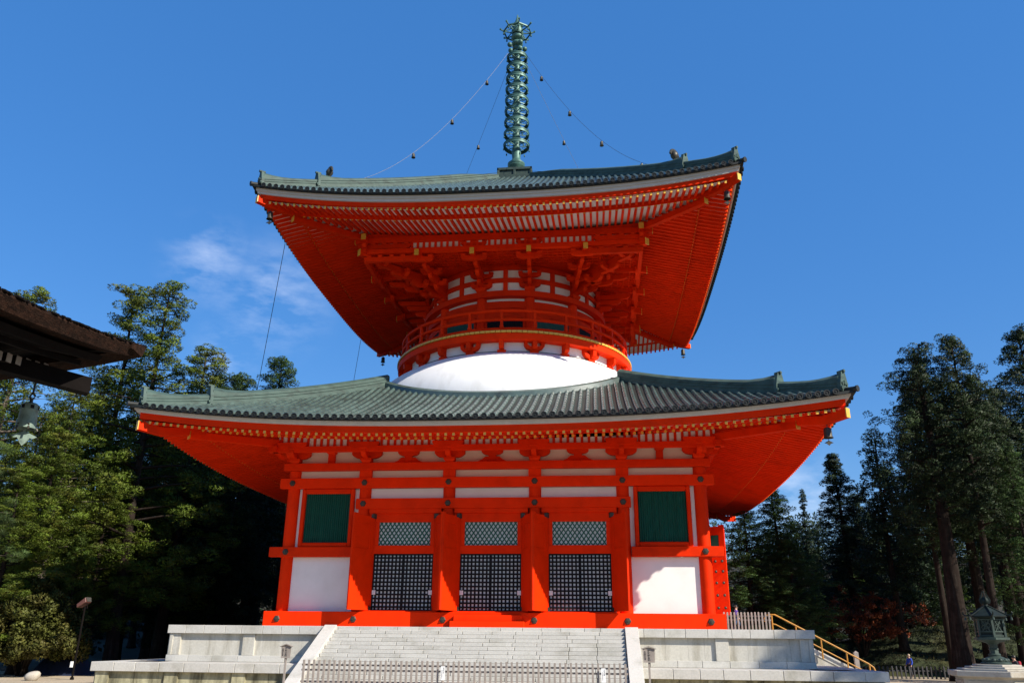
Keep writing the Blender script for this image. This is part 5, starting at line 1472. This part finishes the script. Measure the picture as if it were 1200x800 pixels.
tree_top(1180, 520, 52, 'cedar_tree', 'cedar', 4, 'lower conifer with sunlit green clumps near the right edge', GR, 1.3, leaf='leaf_mid')
tree_top(977, 530, 74, 'fir_tree', 'fir', 9, 'dark pointed fir with layered boughs right of the lower roof', wide=1.9)
tree_top(941, 570, 84, 'spindly_fir', 'spindly', 10, 'thin sparse young conifer standing against the sky beside the pointed fir', wide=1.5)
tree_top(905, 573, 66, 'cedar_tree', 'cedar2', 8, 'dark bushy conifer under the right tip of the lower roof', GR, 2.0, leaf='leaf_mid')
tree_top(868, 597, 62, 'cedar_tree', 'cedar2', 7, 'green bushy conifer just right of the open red door', GR, 2.1, leaf='leaf_mid')
tree_top(925, 625, 60, 'cedar_tree', 'cedar', 4, 'short conifer with green clumps behind the ochre handrail', GR, 2.4, leaf='leaf_mid')
GE = 'shaded trees in the wood right of the pagoda'
for (px, py, D) in ((1005, 575, 84), (1040, 545, 88), (1085, 530, 84), (1125, 520, 90), (1165, 540, 84), (960, 610, 88), (985, 640, 76), (890, 640, 80), (1195, 560, 76), (1060, 590, 78), (930, 612, 90), (950, 640, 82), (1010, 620, 90), (905, 620, 92)):
    k_ += 1
    tree_top(px, py, D, 'forest_tree', ('dark', 'tallbare')[k_ % 2], (20 if k_ % 2 == 0 else 50) + k_ % 3, 'tall dim tree in the wood behind the right lantern and red maple', GE, 1.5)
GF = 'sunlit leafy trees behind the grassy mound'
for (px, py, D) in ((1075, 640, 84), (1095, 660, 80), (1050, 655, 86), (1110, 650, 88), (1180, 650, 82), (1000, 665, 78), (960, 670, 74), (915, 690, 66)):
    k_ += 1
    tree_top(px, py, D, 'leafy_tree', 'broad', 30 + k_ % 3, 'leafy yellow green tree low among the trunks beyond the grassy mound', GF, 1.3)

# cedars beside and behind the viewer: out of the picture, their shade is in it
for (x, y, h) in ((50.6, -36.2, 30.5), (51.1, -33.9, 30.5), (52.1, -31.6, 31), (27.5, -63.2, 30)):  # the last one is added behind the viewer to darken the hall eave
    plant('cedar_tree', 'dark', rnd.choice((20, 21, 22)), (x, y, GZ), h, rnd.uniform(0, 6), 'tall cedar out of view to the right, one of those shading the terrace end and hall eave', 'cedars beside the court outside the view', 1.5)
# big bare trunks in the right foreground wood belong to their own trees
for (px, D, tw, lab) in ((1131, 52, 1.9, 'massive dark cedar trunk leaning past the left side of the bronze lantern'), (1166, 58, 1.5, 'straight grey cedar trunk rising just behind the bronze lantern'), (1197, 63, 1.6, 'dark cedar trunk close to the right edge behind the lantern')):
    b = atD(px, 790, D)
    plant('cedar_tree', 'bigbare', 61 if D != 58 else 62, (b.x, b.y, GZ), 23.0, rnd.uniform(0, 6), lab, 'big cedars behind the lantern', .95 * tw / 1.6)

# maple, shrub
def bush(name, loc, rx, rz_, n, cr, per, ll, lw, mat, label, cat, seed, stems=7, low=.12, shell_=.55):
    rg = random.Random(seed); rng = np.random.default_rng(seed)
    r = empty(name, loc, label, cat); x, y, z = loc
    cl = []; sb = MB()
    for i in range(n):
        a = rg.uniform(0, 2 * PI); q = math.sqrt(rg.random()); v = rg.random()
        ph = math.acos(1 - v * 1.0); rr = rg.uniform(.72, 1.0) if rg.random() < .8 else rg.uniform(.3, .7)
        cx = rx * rr * math.sin(ph) * math.cos(a); cy = rx * rr * math.sin(ph) * math.sin(a); cz = rz_ * (low + (1 - low) * rr * math.cos(ph))
        k = 1 + .12 * math.sin(3 * a + seed) + .10 * math.sin(5 * ph + a * 2)
        cl.append((cx * k, cy * k, cz * k, cr * rg.uniform(.6, 1.25), rg.gauss(0, .16)))
    for i in range(stems):
        a = 2 * PI * i / stems + rg.uniform(-.3, .3); e = Vector((rx * .7 * math.cos(a), rx * .7 * math.sin(a), rz_ * rg.uniform(.45, .9)))
        pts = [Vector((0, 0, -.1)) + Vector((math.cos(a), math.sin(a), 0)) * .1, e * .35 + Vector((0, 0, rz_ * .12)), e * .7 + Vector((0, 0, rz_ * .06)), e]
        sb.tube([(p_.x + x, p_.y + y, p_.z + z) for p_ in pts], [.09, .06, .04, .015], 5)
        for j in range(4):
            b = pts[1].lerp(pts[3], rg.random()); c = rg.choice(cl)
            sb.tube([(b.x + x, b.y + y, b.z + z), (c[0] + x, c[1] + y, c[2] + z)], [.03, .008], 4)
    sb.build('stems', M['trunk'], r, smooth=60)
    me = leaf_mesh(name + '_leaves', [M[mat]], cl, per, ll, lw, rng, up=.2, shell=shell_)
    o = bpy.data.objects.new('foliage', me); COL.objects.link(o); o.parent = r
    return r
p = atD(22, 793, 47)
bush('shrub', (p.x, p.y, GZ), 3.5, 5.1, 620, .40, 90, .18, .09, 'leaf_shrub', 'big rounded yellow green shrub at the left edge by the pale stone', 'shrub', 41, low=.22)
p = atD(1012, 760, 63)
bush('maple_tree', (p.x, p.y, ground_at(p.x, p.y)), 3.5, 4.6, 330, .28, 26, .20, .08, 'leaf_maple', 'low spreading rust red maple beside the side stairs', 'tree', 42, stems=11, low=.30, shell_=.1)
p = atD(1052, 752, 66)
bush('maple_tree', (p.x, p.y, ground_at(p.x, p.y)), 3.6, 2.4, 130, .30, 22, .20, .08, 'leaf_maple', 'low thin reddish bush on the slope of the grassy mound right of the larger maple', 'shrub', 43, stems=9, low=.35, shell_=.1)

# ground cover and far undergrowth that nobody could count
rng = np.random.default_rng(5); cl = []
for i in range(2600):
    x = rng.uniform(-95, 110); y = rng.uniform(12, 75)
    if abs(x) < 22 and y < 30: continue
    if 19 < x < 53 and y < 30: continue
    if x < -18 and y < 16 - 4 * 0: continue
    cl.append((x, y, hill_z(x, y) + rng.uniform(-.2, 1.6), rng.uniform(.6, 1.5), rng.normal() * .2))
for i in range(1500):
    x = rng.uniform(-150, 160); y = rng.uniform(58, 120)
    cl.append((x, y, hill_z(x, y) + rng.uniform(0, 8), rng.uniform(1.2, 2.6), rng.normal() * .2))
me = leaf_mesh('undergrowth', [M['leaf_dark']], cl, 40, .5, .25, rng, up=.3)
o = bpy.data.objects.new('undergrowth', me); COL.objects.link(o); tag(o, 'dark undergrowth covering the forest floor behind the pagoda', 'undergrowth', kind='stuff')
cl = []
for i in range(5200):
    a = rng.uniform(0, 2 * PI); q = math.sqrt(rng.random()); x = 36 + 14.6 * q * math.cos(a); y = 17 + 9.7 * q * math.sin(a)
    cl.append((x, y, mound_z(x, y) + .04, .22, rng.normal() * .2))
me = leaf_mesh('grass', [M['grass']], cl, 16, .22, .03, rng, up=1.2, flat=.3)
o = bpy.data.objects.new('grass', me); COL.objects.link(o); tag(o, 'short grass on the mound beyond the dark picket fence', 'grass', kind='stuff')
